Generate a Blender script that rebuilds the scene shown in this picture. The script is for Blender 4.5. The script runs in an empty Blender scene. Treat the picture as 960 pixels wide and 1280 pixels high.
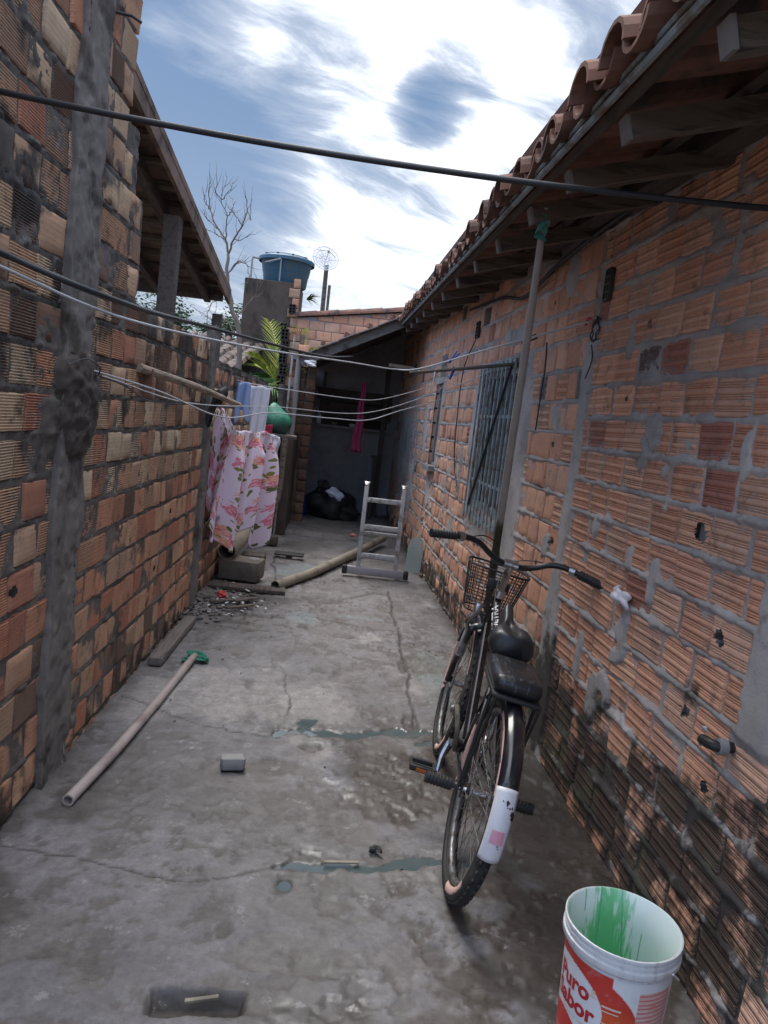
import bpy, math, random
import numpy as np
from mathutils import Vector, Matrix, Euler
SC = bpy.context.scene
COL = SC.collection
rnd = random.Random(7)
rng = np.random.RandomState(11)
R = math.radians

# ------------------------------------------------------------------ camera
PITCH, ROLL, YAW = R(6.9), R(6.6), R(3.8)
fwd = Vector((math.sin(YAW)*math.cos(PITCH), math.cos(YAW)*math.cos(PITCH), -math.sin(PITCH)))
r0 = Vector((math.cos(YAW), -math.sin(YAW), 0)); u0 = r0.cross(fwd)
rt = r0*math.cos(ROLL) + u0*math.sin(ROLL); up = -r0*math.sin(ROLL) + u0*math.cos(ROLL)
cd = bpy.data.cameras.new('camera'); cam = bpy.data.objects.new('camera', cd); COL.objects.link(cam)
cam.matrix_world = Matrix(((rt.x, up.x, -fwd.x, 0), (rt.y, up.y, -fwd.y, 0), (rt.z, up.z, -fwd.z, 1.5), (0, 0, 0, 1)))
cd.sensor_fit = 'VERTICAL'; cd.sensor_height = 36; cd.lens = 36*925/1280
cd.clip_start = .05; cd.clip_end = 1500
SC.camera = cam

# ------------------------------------------------------------------ light
SUN_EL, SUN_AZ = R(60), R(-28)          # azimuth from +Y towards +X
def sock(nt, v, s):
    if isinstance(v, bpy.types.NodeSocket): nt.links.new(v, s)
    elif v is not None: s.default_value = v
class T:
    """tiny wrapper over a node tree"""
    def __init__(s, nt): s.nt = nt; nt.nodes.clear()
    def n(s, t, ins=None, out=0, **pr):
        x = s.nt.nodes.new(t)
        for k, v in pr.items(): setattr(x, k, v)
        for k, v in (ins or {}).items(): sock(s.nt, v, x.inputs[k])
        return x.outputs[out] if len(x.outputs) else x
    def m(s, op, a, b=None, c=None, clamp=False):
        x = s.nt.nodes.new('ShaderNodeMath'); x.operation = op; x.use_clamp = clamp
        for i, v in enumerate((a, b, c)): sock(s.nt, v, x.inputs[i])
        return x.outputs[0]
    def v(s, op, a, b=None, out=0):
        x = s.nt.nodes.new('ShaderNodeVectorMath'); x.operation = op
        sock(s.nt, a, x.inputs[0]); 
        if b is not None: sock(s.nt, b, x.inputs[1])
        return x.outputs[out]
    def mix(s, f, a, b, bt='MIX'):
        x = s.nt.nodes.new('ShaderNodeMix'); x.data_type = 'RGBA'; x.blend_type = bt
        sock(s.nt, f, x.inputs[0])
        for v, i in ((a, 6), (b, 7)):
            if not isinstance(v, bpy.types.NodeSocket) and len(v) == 3: v = (*v, 1)
            sock(s.nt, v, x.inputs[i])
        return x.outputs[2]
    def ss(s, v, a, b, lo=0., hi=1.):
        return s.n('ShaderNodeMapRange', {'Value': v, 'From Min': a, 'From Max': b, 'To Min': lo, 'To Max': hi}, interpolation_type='SMOOTHSTEP')
    def noise(s, co, sc, det=3., rough=.55, dist=0., out=0):
        return s.n('ShaderNodeTexNoise', {'Vector': co, 'Scale': sc, 'Detail': det, 'Roughness': rough, 'Distortion': dist}, out=out)
    def pos(s): return s.n('ShaderNodeNewGeometry')
    def obj(s): return s.n('ShaderNodeTexCoord', out=3)
    def xyz(s, v): 
        x = s.nt.nodes.new('ShaderNodeSeparateXYZ'); sock(s.nt, v, x.inputs[0]); return x.outputs
    def vec(s, x, y, z): return s.n('ShaderNodeCombineXYZ', {'X': x, 'Y': y, 'Z': z})
    def bump(s, h, st=.3, d=.01): return s.n('ShaderNodeBump', {'Height': h, 'Strength': st, 'Distance': d})

world = bpy.data.worlds.new('World'); SC.world = world; world.use_nodes = True
t = T(world.node_tree)
sky = t.n('ShaderNodeTexSky', sky_type='NISHITA', sun_disc=False, sun_elevation=SUN_EL, sun_rotation=SUN_AZ, air_density=1.2, dust_density=2.0)
bg1 = t.n('ShaderNodeBackground', {'Color': sky, 'Strength': .10})
d = t.n('ShaderNodeTexCoord', out=0); X, Y, Z = t.xyz(d)
zz = t.m('ADD', t.m('MAXIMUM', Z, 0.), .16)
pc = t.vec(t.m('DIVIDE', X, zz), t.m('DIVIDE', Y, zz), 0.)
pw = t.v('ADD', pc, t.v('MULTIPLY', t.noise(pc, .7, 3, out=1), (.9, .9, 0.)))
def blob(dirv, a, b):           # soft spot of thicker or thinner cloud around one direction
    dt = t.v('DOT_PRODUCT', d, Vector(dirv).normalized(), out=1)
    return t.ss(dt, math.cos(R(b)), math.cos(R(a)))
def sd(px, py): return fwd*925 + rt*(px-480) - up*(py-640)
pq = t.v('MULTIPLY', t.n('ShaderNodeVectorRotate', {'Vector': pw, 'Angle': R(-32)}, rotation_type='Z_AXIS'), (.62, 1.7, 1.))
n1 = t.noise(pq, 1.5, 8, .60); n2 = t.noise(t.v('ADD', pq, (7.3, 2.1, 0)), 4.2, 8, .66, .5)
dens = t.m('ADD', t.m('MULTIPLY', n1, .68), t.m('MULTIPLY', n2, .34))
for (p, a, b, k) in (((560, 60), 2, 18, .07), ((400, 20), 0, 9, .10), ((260, 20), 0, 6, .15), ((700, 120), 2, 14, .11), ((380, 290), 3, 14, .12), ((160, 90), 3, 13, -.13), ((300, 190), 2, 9, -.10),
                     ((560, 112), .0, 4.0, -.15), ((530, 138), .0, 3.0, -.10), ((500, 235), 1, 6, -.10), ((420, 95), 0, 5, -.06), ((620, 60), 0, 6, .05), ((480, 330), 2, 11, .10), ((790, -20), 3, 12, -.05)):
    dens = t.m('ADD', dens, t.m('MULTIPLY', blob(sd(*p), a, b), k))
w1 = t.ss(dens, .44, .74)
cc = t.mix(w1, (.17, .31, .56), (.86, .94, 1.08))
cc = t.mix(t.ss(Z, 0., .42, .55, 0.), cc, (.66, .76, .98))
core = t.m('MULTIPLY', t.ss(dens, .60, .76), blob(sd(500, 20), 3, 27))
cc = t.mix(t.m('MULTIPLY', core, .9), cc, (2.0, 2.05, 2.15))
cc = t.mix(t.ss(Z, .55, .95), cc, (.96, .97, 1.01))
# extra sky strength added overhead, behind the camera and at left to light the walls
ovh = t.m('ADD', t.ss(Z, .62, .95, 0., 1.5), t.ss(t.m('MULTIPLY', Y, -1.), -.1, .6, 0., .8))
bg2 = t.n('ShaderNodeBackground', {'Color': cc, 'Strength': t.m('ADD', .46, t.m('ADD', ovh, t.ss(t.m('MULTIPLY', X, -1.), .25, .8, 0., .7)))})
ms = t.nt.nodes.new('ShaderNodeMixShader'); ms.inputs[0].default_value = .86
t.nt.links.new(bg1, ms.inputs[1]); t.nt.links.new(bg2, ms.inputs[2])
t.n('ShaderNodeOutputWorld', {'Surface': ms.outputs[0]})

sl = bpy.data.lights.new('sun', 'SUN'); sl.energy = 1.4; sl.angle = R(28); sl.color = (1, .96, .9)
sun = bpy.data.objects.new('sun', sl); COL.objects.link(sun)
sv = Vector((math.sin(SUN_AZ)*math.cos(SUN_EL), math.cos(SUN_AZ)*math.cos(SUN_EL), math.sin(SUN_EL)))
sun.rotation_euler = sv.to_track_quat('Z', 'Y').to_euler()
SC.view_settings.view_transform = 'Standard'; SC.view_settings.look = 'None'
SC.view_settings.exposure = 0.80; SC.view_settings.gamma = 1
SC.render.engine = 'CYCLES'
SC.render.resolution_x = 768; SC.render.resolution_y = 1024

# ------------------------------------------------------------------ helpers
def tag(o, label=None, cat=None, group=None, kind=None):
    if label: o['label'] = label
    if cat: o['category'] = cat
    if group: o['group'] = group
    if kind: o['kind'] = kind
    return o
def empty(name, loc=(0, 0, 0), rot=(0, 0, 0)):
    o = bpy.data.objects.new(name, None); COL.objects.link(o); o.location = loc; o.rotation_euler = rot
    o.empty_display_size = .1
    return o
def link(name, me, mat, parent=None, smooth=False):
    if mat is not None: me.materials.append(mat)
    if smooth: me.polygons.foreach_set('use_smooth', [True]*len(me.polygons))
    o = bpy.data.objects.new(name, me); COL.objects.link(o)
    if parent: o.parent = parent
    return o
def npmesh(name, V, F, mat, parent=None, smooth=False, col=None, fmat=None, mats=()):
    """V (n,3) array, F (m,4) int array"""
    me = bpy.data.meshes.new(name); V = np.asarray(V, np.float32); F = np.asarray(F, np.int32)
    me.vertices.add(len(V)); me.vertices.foreach_set('co', V.ravel())
    k = F.shape[1]; me.loops.add(F.size); me.loops.foreach_set('vertex_index', F.ravel())
    me.polygons.add(len(F)); me.polygons.foreach_set('loop_start', np.arange(len(F), dtype=np.int32)*k)
    me.polygons.foreach_set('loop_total', np.full(len(F), k, np.int32))
    me.update(calc_edges=True)
    if col is not None:
        a = me.color_attributes.new('Col', 'FLOAT_COLOR', 'POINT'); a.data.foreach_set('color', np.asarray(col, np.float32).ravel())
    return link(name, me, mat, parent, smooth)
def vnoise(x, y, seed=0):
    """2-D value noise, vectorised"""
    xi = np.floor(x).astype(np.int64); yi = np.floor(y).astype(np.int64); xf = x-xi; yf = y-yi
    def h(a, b):
        n = (a*374761393 + b*668265263 + seed*1442695041) & 0x7fffffff
        n = ((n ^ (n >> 13))*1274126177) & 0x7fffffff
        return ((n ^ (n >> 16)) & 0xffff)/65535.
    u = xf*xf*(3-2*xf); w = yf*yf*(3-2*yf)
    return (h(xi, yi)*(1-u)+h(xi+1, yi)*u)*(1-w) + (h(xi, yi+1)*(1-u)+h(xi+1, yi+1)*u)*w
def fbm(x, y, seed=0, o=4, g=.5):
    s = 0; a = 1; tot = 0
    for i in range(o):
        s = s + a*vnoise(x*2**i, y*2**i, seed+i*17); tot += a; a *= g
    return s/tot
def sstep(a, b, x):
    q = np.clip((x-a)/(b-a), 0, 1); return q*q*(3-2*q)
class G:
    """collects shapes, links them as ONE mesh"""
    def __init__(s): s.v = []; s.f = []
    def add(s, vs, fs, M=None):
        b = len(s.v)
        s.v += [tuple(M @ Vector(p)) if M else tuple(p) for p in vs]; s.f += [tuple(b+i for i in f) for f in fs]; return s
    def box(s, c, d, rot=(0, 0, 0), M=None, bev=0.):
        x, y, z = d[0]/2, d[1]/2, d[2]/2
        m = Matrix.Translation(c) @ Euler(rot).to_matrix().to_4x4()
        if M: m = M @ m
        if bev <= 0:
            vs = [(i*x, j*y, k*z) for i in (-1, 1) for j in (-1, 1) for k in (-1, 1)]
            fs = [(0, 1, 3, 2), (4, 6, 7, 5), (0, 4, 5, 1), (2, 3, 7, 6), (0, 2, 6, 4), (1, 5, 7, 3)]
            return s.add(vs, fs, m)
        import bmesh
        bm = bmesh.new(); bmesh.ops.create_cube(bm, size=1)
        for q in bm.verts: q.co = Vector((q.co.x*d[0], q.co.y*d[1], q.co.z*d[2]))
        bmesh.ops.bevel(bm, geom=bm.edges[:], offset=min(bev, min(d)*.45), segments=2, affect='EDGES', profile=.5)
        bm.verts.index_update(); s.add([q.co.copy() for q in bm.verts], [[q.index for q in f.verts] for f in bm.faces], m); bm.free(); return s
    def tube(s, pts, r, seg=8, caps=True, M=None, flat=1.):
        pts = [Vector(p) for p in pts]; n = len(pts); rr = r if isinstance(r, (list, tuple)) else [r]*n
        tg = [(pts[min(i+1, n-1)]-pts[max(i-1, 0)]).normalized() for i in range(n)]
        a = Vector((0, 0, 1)) if abs(tg[0].z) < .9 else Vector((1, 0, 0)); nn = tg[0].cross(a).normalized()
        vs = []; fs = []
        for i in range(n):
            nn = (nn - tg[i]*nn.dot(tg[i])).normalized(); b = tg[i].cross(nn)
            for k in range(seg):
                an = 2*math.pi*k/seg; vs.append(pts[i]+nn*math.cos(an)*rr[i]+b*math.sin(an)*rr[i]*flat)
        for i in range(n-1):
            for k in range(seg):
                k2 = (k+1) % seg; fs.append((i*seg+k, i*seg+k2, (i+1)*seg+k2, (i+1)*seg+k))
        if caps: fs += [tuple(range(seg))[::-1], tuple((n-1)*seg+k for k in range(seg))]
        return s.add(vs, fs, M)
    def lathe(s, prof, seg=24, M=None, a0=0., a1=2*math.pi):
        full = abs(a1-a0-2*math.pi) < 1e-6; ns = seg if full else seg+1; vs = []; fs = []
        for (r, z) in prof:
            for k in range(ns):
                an = a0+(a1-a0)*k/seg; vs.append((r*math.cos(an), r*math.sin(an), z))
        for i in range(len(prof)-1):
            for k in range(seg):
                k2 = (k+1) % ns if full else k+1
                fs.append((i*ns+k, i*ns+k2, (i+1)*ns+k2, (i+1)*ns+k))
        return s.add(vs, fs, M)
    def ring(s, R_, r, seg=40, sec=8, M=None, sq=1.):          # torus about local Y axis
        vs = []; fs = []
        for i in range(seg):
            a = 2*math.pi*i/seg
            for k in range(sec):
                b = 2*math.pi*k/sec; q = R_+r*math.cos(b); vs.append((q*math.cos(a), r*sq*math.sin(b), q*math.sin(a)))
        for i in range(seg):
            for k in range(sec):
                i2 = (i+1) % seg; k2 = (k+1) % sec; fs.append((i*sec+k, i*sec+k2, i2*sec+k2, i2*sec+k))
        return s.add(vs, fs, M)
    def grid(s, fn, nu, nv, M=None):
        vs = [fn(i/nu, j/nv) for j in range(nv+1) for i in range(nu+1)]
        return s.add(vs, [(j*(nu+1)+i, j*(nu+1)+i+1, (j+1)*(nu+1)+i+1, (j+1)*(nu+1)+i) for j in range(nv) for i in range(nu)], M)
    def blob(s, c, rad, seed=0, rough=.3, sub=2, flat=1.):
        import bmesh
        bm = bmesh.new(); bmesh.ops.create_icosphere(bm, subdivisions=sub, radius=1); r_ = random.Random(seed)
        ph = [r_.uniform(0, 6.28) for _ in range(6)]; fr = [r_.uniform(1.5, 4) for _ in range(6)]
        for q in bm.verts:
            p = q.co; k = 1+rough*(math.sin(p.x*fr[0]+ph[0])*math.sin(p.y*fr[1]+ph[1])+.6*math.sin(p.z*fr[2]*1.7+ph[2]+p.x*3)+r_.uniform(-.25, .25))
            q.co = Vector((p.x*rad[0]*k, p.y*rad[1]*k, p.z*rad[2]*k))+Vector(c)
        bm.verts.index_update(); s.add([q.co.copy() for q in bm.verts], [[q.index for q in f.verts] for f in bm.faces]); bm.free(); return s
    def build(s, name, mat, parent=None, smooth=False):
        me = bpy.data.meshes.new(name); me.from_pydata(s.v, [], s.f); me.update()
        return link(name, me, mat, parent, smooth)
def auto(o, ang=35):
    me = o.data; me.polygons.foreach_set('use_smooth', [True]*len(me.polygons))
    try: me.set_sharp_from_angle(angle=R(ang))
    except Exception: pass
    return o
def solid(o, th, off=0):
    m = o.modifiers.new('solid', 'SOLIDIFY'); m.thickness = th; m.offset = off; return o
def spline(pts, n=10):
    P = [Vector(p) for p in pts]; P = [P[0]*2-P[1]]+P+[P[-1]*2-P[-2]]; out = []
    for i in range(1, len(P)-2):
        for k in range(n):
            q = k/n; a, b, c, e = P[i-1:i+3]
            out.append(.5*((2*b)+(c-a)*q+(2*a-5*b+4*c-e)*q*q+(3*b-a-3*c+e)*q**3))
    return out+[P[-2]]
def sag(a, b, s, n=24):
    a = Vector(a); b = Vector(b)
    return [a.lerp(b, i/n)-Vector((0, 0, 4*s*(i/n)*(1-i/n))) for i in range(n+1)]

# ------------------------------------------------------------------ materials
def mk(name):
    m = bpy.data.materials.new(name); m.use_nodes = True; t = T(m.node_tree); return m, t
def fin(t, base, rough=.8, normal=None, **kw):
    ins = {'Base Color': base if isinstance(base, bpy.types.NodeSocket) else (*base, 1), 'Roughness': rough}
    if normal is not None: ins['Normal'] = normal
    for k, v in kw.items(): ins[k.replace('_', ' ')] = v
    t.n('ShaderNodeOutputMaterial', {'Surface': t.n('ShaderNodeBsdfPrincipled', ins)})
def simple(name, col, rough=.6, var=.25, sc=18., bump=.25, metallic=0., dirt=None, dsc=5., coat=0., stretch=None):
    """mottled surface with worn patches"""
    m, t = mk(name); co = t.obj()
    if stretch: co = t.v('MULTIPLY', co, stretch)
    n = t.noise(co, sc, 5, .6); n2 = t.noise(co, dsc, 4, .6)
    c = t.mix(n, tuple(x*(1-var) for x in col), tuple(min(1, x*(1+var)) for x in col))
    if dirt: c = t.mix(t.ss(n2, .48, .66), c, dirt)
    rg = t.m('ADD', rough-.1, t.m('MULTIPLY', n2, .2))
    fin(t, c, rg, t.bump(n, bump, .004), Metallic=metallic, Coat_Weight=coat)
    return m
def brick_material(name, stripes=.42, mould=(.026, .020, .017), green=(.05, .052, .03)):
    m, t = mk(name); p = t.pos()
    at = t.nt.nodes.new('ShaderNodeAttribute'); at.attribute_name = 'Col'
    n = t.noise(p, 26, 6, .65); n2 = t.noise(p, 7, 5, .6); n3 = t.noise(t.v('MULTIPLY', p, (60, 60, 260)), 1., 3, .6)
    c = t.mix(t.ss(n, .25, .75), at.outputs['Color'], (1.15, 1.1, 1.05), 'MULTIPLY')
    c = t.mix(1., c, t.mix(n2, (.80, .78, .77), (1.16, 1.17, 1.19)), 'MULTIPLY')
    c = t.mix(t.m('MULTIPLY', t.ss(n3, .35, .7), .35), c, (.72, .68, .66), 'MULTIPLY')
    spk = t.ss(t.noise(p, 95, 3, .7), .62, .72)
    c = t.mix(t.m('MULTIPLY', spk, .5), c, (.10, .075, .06))
    c = t.mix(t.m('MULTIPLY', t.ss(t.noise(p, 11, 6, .75), .54, .68), .55), c, (.13, .10, .085))
    c = t.mix(t.m('MULTIPLY', t.ss(t.noise(p, 13, 4, .7), .60, .70), .45), c, (.36, .34, .32))
    zc = t.xyz(p)[2]; st_ = t.m('SINE', t.m('ADD', t.m('MULTIPLY', zc, 349.), t.m('MULTIPLY', n2, 5.)))
    c = t.mix(t.m('MULTIPLY', t.ss(st_, .1, .9), t.ss(t.noise(p, 4, 2), .35, .6, stripes*.2, stripes)), c, (.62, .56, .53), 'MULTIPLY')
    mo = t.m('ADD', at.outputs['Alpha'], t.m('MULTIPLY', t.m('SUBTRACT', t.noise(p, 6, 7, .68), .5), 2.1))
    mm = t.ss(mo, .36, .68)
    mc = t.mix(t.ss(t.noise(p, 5, 3), .5, .68), mould, green)
    c = t.mix(t.m('MULTIPLY', mm, .93), c, mc)
    fin(t, c, t.m('SUBTRACT', .93, t.m('MULTIPLY', mm, .3)), t.bump(t.m('ADD', t.m('MULTIPLY', n, .6), t.m('MULTIPLY', n3, .4)), .35, .003))
    return m
M_brick = brick_material('terracotta_brick')
M_brick2 = brick_material('terracotta_brick_smooth', .10)
M_mortar = brick_material('mortar_cement', 0., green=(.045, .05, .035))
M_conc = simple('weathered_concrete', (.155, .138, .128), .9, .5, 22, 1., dirt=(.055, .047, .04), dsc=4.5)
M_plast = simple('cement_plaster', (.27, .265, .265), .92, .18, 30, .5, dirt=(.19, .185, .185), dsc=4)
M_darkplast = simple('dark_plaster', (.30, .285, .29), .95, .2, 12, .4, dirt=(.2, .19, .195), dsc=2)
M_tower = simple('mouldy_plaster', (.075, .056, .045), .95, .6, 6, .6, dirt=(.028, .023, .020), dsc=2.2)
M_shade = simple('recess_shade', (.02, .017, .015), .95)  # near-black colour painted in for the shade inside openings and hollows
M_wood = simple('weathered_wood', (.13, .105, .085), .85, .45, 6, .5, dirt=(.05, .042, .036), stretch=(1, 8, 8))
M_woodX = simple('old_rafter_wood', (.085, .066, .056), .85, .45, 6, .5, dirt=(.05, .042, .036), stretch=(8, 1, 8))
M_whitewood = simple('limewashed_wood', (.21, .20, .195), .85, .25, 9, .5, dirt=(.2, .18, .17))
M_brownroof = simple('brown_fibre_board', (.17, .11, .08), .8, .35, 8, .3, dirt=(.05, .038, .03))
M_tile = simple('clay_roof_tile', (.18, .088, .062), .9, .5, 12, .7, dirt=(.05, .042, .038), dsc=5)
M_black = simple('black_rubber', (.018, .018, .019), .55, .2, 40, .2)
M_tyre = simple('tyre_rubber', (.017, .017, .017), .75, .3, 60, .4, dirt=(.05, .045, .04), dsc=9)
M_paint = simple('black_frame_paint', (.010, .010, .014), .25, .2, 30, .05, dirt=(.03, .027, .025), dsc=12, coat=.4)
M_chrome = simple('worn_chrome', (.55, .55, .56), .32, .15, 30, .1, metallic=1., dirt=(.25, .2, .16), dsc=20)
M_rim = simple('dull_steel', (.22, .22, .225), .45, .25, 40, .1, metallic=.6, dirt=(.10, .08, .06), dsc=25)
M_alu = simple('dull_aluminium', (.42, .43, .44), .55, .2, 25, .15, metallic=.25, dirt=(.22, .21, .20), dsc=14)
M_white = simple('white_plastic', (.68, .68, .70), .5, .08, 20, .1, dirt=(.45, .44, .43), dsc=8)
M_steel = simple('bluish_steel_paint', (.26, .31, .33), .55, .25, 30, .2, dirt=(.16, .12, .09), dsc=12)
M_cable = simple('black_cable', (.025, .026, .03), .5, .2, 30)
M_wire = simple('pale_clothesline', (.42, .43, .45), .5, .15, 30)
M_green = simple('green_cloth', (.02, .16, .11), .85, .3, 40, .5)

# ------------------------------------------------------------------ ground
def ground():
    # one sheet of old concrete, finer towards the near end; far porch floor a small step up
    xs = np.arange(-1.14, 1.36, .0085); ys = [0.5]
    while ys[-1] < 12.3: ys.append(ys[-1]+max(.006, .0042*ys[-1]))
    ys = np.array(ys); Xg, Yg = np.meshgrid(xs, ys)
    big = fbm(Xg*1.3, Yg*1.3, 1, 4); mid = fbm(Xg*5, Yg*5, 2, 4); fine = fbm(Xg*22, Yg*22, 3, 4, .6)
    z = (big-.5)*.022 + (mid-.5)*.008 + (fine-.5)*.0045
    flake = sstep(.56, .60, fbm(Xg*3.1, Yg*3.1, 5, 5, .6)); z -= flake*.006        # top skin broken away
    flake2 = sstep(.57, .60, fbm(Xg*8+3, Yg*8, 8, 5, .65)); z -= flake2*.005; flake3 = sstep(.58, .61, fbm(Xg*19+3, Yg*15, 18, 5, .65))*sstep(.45, .6, fbm(Xg*1.6, Yg*1.6, 19, 3)); z -= flake3*.004
    c = np.zeros(Xg.shape+(4,)); base = np.array([.178, .170, .175])
    tone = .72+.5*fbm(Xg*2.2, Yg*2.2, 21, 4) ; c[..., :3] = base*tone[..., None]
    def tint(mask, col): c[..., :3] = c[..., :3]*(1-mask[..., None])+np.array(col)*mask[..., None]
    tint(flake*.5, (.150, .134, .124)); tint(flake2*.6, (.10, .088, .08)); tint(flake3*.7, (.085, .074, .066))
    pale = sstep(.55, .68, fbm(Xg*1.7+9, Yg*1.1, 31, 5, .6)); tint(pale*.7, (.34, .32, .31))
    wj = (fbm(Xg*6, Yg*6, 41, 4, .6)-.5)
    def ell(cx, cy, rx, ry, k=.5): return 1-sstep(.8, 1.15, np.hypot((Xg-cx)/rx, (Yg-cy)/ry)+wj*k*2)
    # damp brown area by the puddle and along the right wall
    wet = np.maximum.reduce([ell(.38, 2.98, .25, .36), ell(.30, 3.2, .16, .2), ell(.62, 3.05, .25, .35), ell(.98, 2.6, .2, 1.0), ell(.8, 1.95, .36, .42, .8), ell(.9, 3.9, .13, .9), ell(.5, 1.5, .6, .3, .9)])
    tint(wet*.88, (.075, .063, .054)); 
    bl = np.maximum(ell(-.95, 2.0, .16, .22, .9), ell(-.82, 2.62, .10, .16, .9)); tint(bl*.7, (.06, .05, .043))
    olive = ell(.72, 4.4, .14, .5); tint(olive*.35, (.16, .19, .16))
    dirt = np.maximum(1-sstep(.0, .16, Xg+1.03+wj*.12), 1-sstep(0, .1, 1.2-.035*Yg-Xg+wj*.1)); tint(dirt*.75, (.06, .052, .045)); z += dirt*.010*mid
    stain = sstep(.56, .70, fbm(Xg*1.5+4, Yg*1.0+2, 61, 4)); tint(stain*.55, (.12, .11, .105))
    wetv = np.maximum(wet*.8, stain*.4)
    # cracks and pits
    def seg(pts, w, dep, jag=.5):
        nonlocal z
        dmin = np.full(Xg.shape, 9.); jx = ((fbm(Xg*14, Yg*14, 71, 3)-.5)*.07+(fbm(Xg*3.2, Yg*3.2, 75, 3)-.5)*.14)*jag; jy = (fbm(Xg*14, Yg*14, 72, 3)-.5)*.06*jag
        for (a, b) in zip(pts[:-1], pts[1:]):
            a = np.array(a); b = np.array(b); ab = b-a; q = ((Xg+jx-a[0])*ab[0]+(Yg+jy-a[1])*ab[1])/(ab@ab); q = np.clip(q, 0, 1)
            dmin = np.minimum(dmin, np.hypot(Xg+jx-a[0]-q*ab[0], Yg+jy-a[1]-q*ab[1]))
        ww = w*(.6+.9*fbm(Xg*9, Yg*9, 73, 2))
        mk_ = 1-sstep(ww*.55, ww*1.25, dmin); z -= mk_*dep; return mk_
    crk = np.zeros(Xg.shape)
    for pts, w, dep in ((((.55, 6.5), (.55, 5.9), (.55, 5.0), (.55, 4.5), (.54, 4.1), (.53, 3.75), (.52, 3.54)), .011, .012),
                        (((-.94, 5.03), (-.56, 4.93), (-.2, 4.98)), .008, .008), (((-.43, 5.31), (-.15, 5.45), (.21, 5.3), (.5, 5.25)), .012, .01),
                        (((-.95, 3.62), (-.52, 3.37), (-.33, 3.34), (-.14, 3.31)), .006, .007), (((-.95, 2.31), (-.64, 2.26), (-.35, 2.2), (-.1, 2.3)), .005, .005),
                        (((-.79, 9.08), (.1, 8.98), (.86, 8.9)), .02, .02), (((-.6, 7.6), (-.5, 6.9), (-.45, 6.5)), .012, .01), (((-.75, 5.5), (-.55, 5.35), (-.3, 5.3)), .02, .014),
                        (((.0, 5.95), (.2, 6.1), (.35, 6.3), (.5, 6.4)), .012, .01), (((-.2, 4.3), (-.13, 3.7), (-.15, 3.35)), .005, .005)):
        m_ = seg(pts, w, dep); crk = np.maximum(crk, m_)
    tint(crk*.85, (.045, .04, .036))
    for (cx, cy, rx, ry, dp) in ((-.01, 5.96, .16, .10, .02), (.44, 6.37, .10, .05, .015), (.01, 3.24, .07, .045, .018), (-.43, 5.31, .1, .05, .02), (-.62, 5.13, .14, .05, .02),
                                 (-.42, 6.6, .09, .05, .015), (-.7, 5.55, .16, .10, .022), (.53, 4.5, .04, .14, .012), (.50, 3.62, .04, .10, .014), (.43, 1.95, .05, .07, .012), (-.19, 2.0, .03, .05, .008), (.35, 4.85, .05, .03, .008)):
        e = ell(cx, cy, rx, ry, .9); z -= e*dp*(.7+.6*mid); tint(e*.75, (.075, .065, .058))
    # rectangular pit cut in the concrete
    pit = sstep(-.325, -.318, Xg+wj*.06)*(1-sstep(-.105, -.095, Xg+wj*.07))*sstep(1.70, 1.715, Yg-.08*Xg+wj*.05+.02*(fine-.5))*(1-sstep(1.775, 1.785, Yg-.05*Xg+wj*.02))
    z -= pit*(.048+.016*fine); tint(pit*.85, (.04, .035, .03)); 
    e = ell(-.2, 1.74, .15, .06, 1.2)*(1-pit); z -= e*.006; tint(e*.5, (.10, .09, .082))
    # shallow channels that hold milky water
    z0_ = (big-.5)*.022 + (mid-.5)*.008
    ch = np.maximum.reduce([seg(((-.08, 2.31), (.02, 2.33), (.19, 2.345), (.35, 2.39), (.66, 2.42)), .016, .016, 1.), seg(((-.055, 2.22), (-.045, 2.235)), .018, .016, .6),
                            seg(((-.15, 3.35), (-.02, 3.40), (.24, 3.41), (.44, 3.48), (.60, 3.5)), .028, .018, 1.4), seg(((-.04, 3.54), (-.02, 3.4)), .03, .016, 1.5), seg(((.52, 3.36), (.62, 3.42)), .02, .016)])
    rim = ch*0
    ch2 = np.maximum.reduce([seg(((-.11, 2.31), (.02, 2.33), (.19, 2.345), (.35, 2.39), (.66, 2.42)), .024, .001, 1.), seg(((-.06, 2.20), (-.045, 2.25)), .030, .001, .6), seg(((-.19, 3.35), (-.02, 3.40), (.24, 3.41), (.44, 3.48), (.60, 3.5)), .045, .001, 1.4)])
    tint(ch2*.75, (.05, .05, .046)); tint(ch*.8, (.05, .055, .052))
    shine = ell(.17, 3.05, .10, .30, .8)
    # damp halo round them
    halo = np.maximum(ell(.2, 3.40, .5, .16, .8), ell(.2, 2.33, .4, .05, .6)); tint(halo*.35, (.14, .13, .12)); wetv = np.maximum(wetv, halo*.7)
    for (cx, cy, rx, ry) in ((-.15, 5.38, .12, .15), (.28, 5.55, .2, .06), (.69, 4.27, .08, .12), (-.3, 7.0, .2, .3)): tint(ell(cx, cy, rx, ry)*.45, (.22, .27, .28))
    # the porch floor
    step = sstep(9.08, 9.14, Yg+wj*.08); z += step*.05; tint(step*.45, (.13, .12, .11))
    dk = sstep(5.6, 9.0, Yg)*.0
    c[..., 3] = np.clip(np.maximum(wetv, shine), 0, 1)
    n0, n1_ = Xg.shape; idx = np.arange(n0*n1_).reshape(n0, n1_)
    F = np.stack([idx[:-1, :-1], idx[:-1, 1:], idx[1:, 1:], idx[1:, :-1]], -1).reshape(-1, 4)
    m, t = mk('alley_concrete'); p = t.pos(); at = t.nt.nodes.new('ShaderNodeAttribute'); at.attribute_name = 'Col'
    n = t.noise(p, 60, 6, .75); n2 = t.noise(p, 17, 6, .75); n3 = t.noise(p, 4.5, 6, .65, .6)
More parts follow.
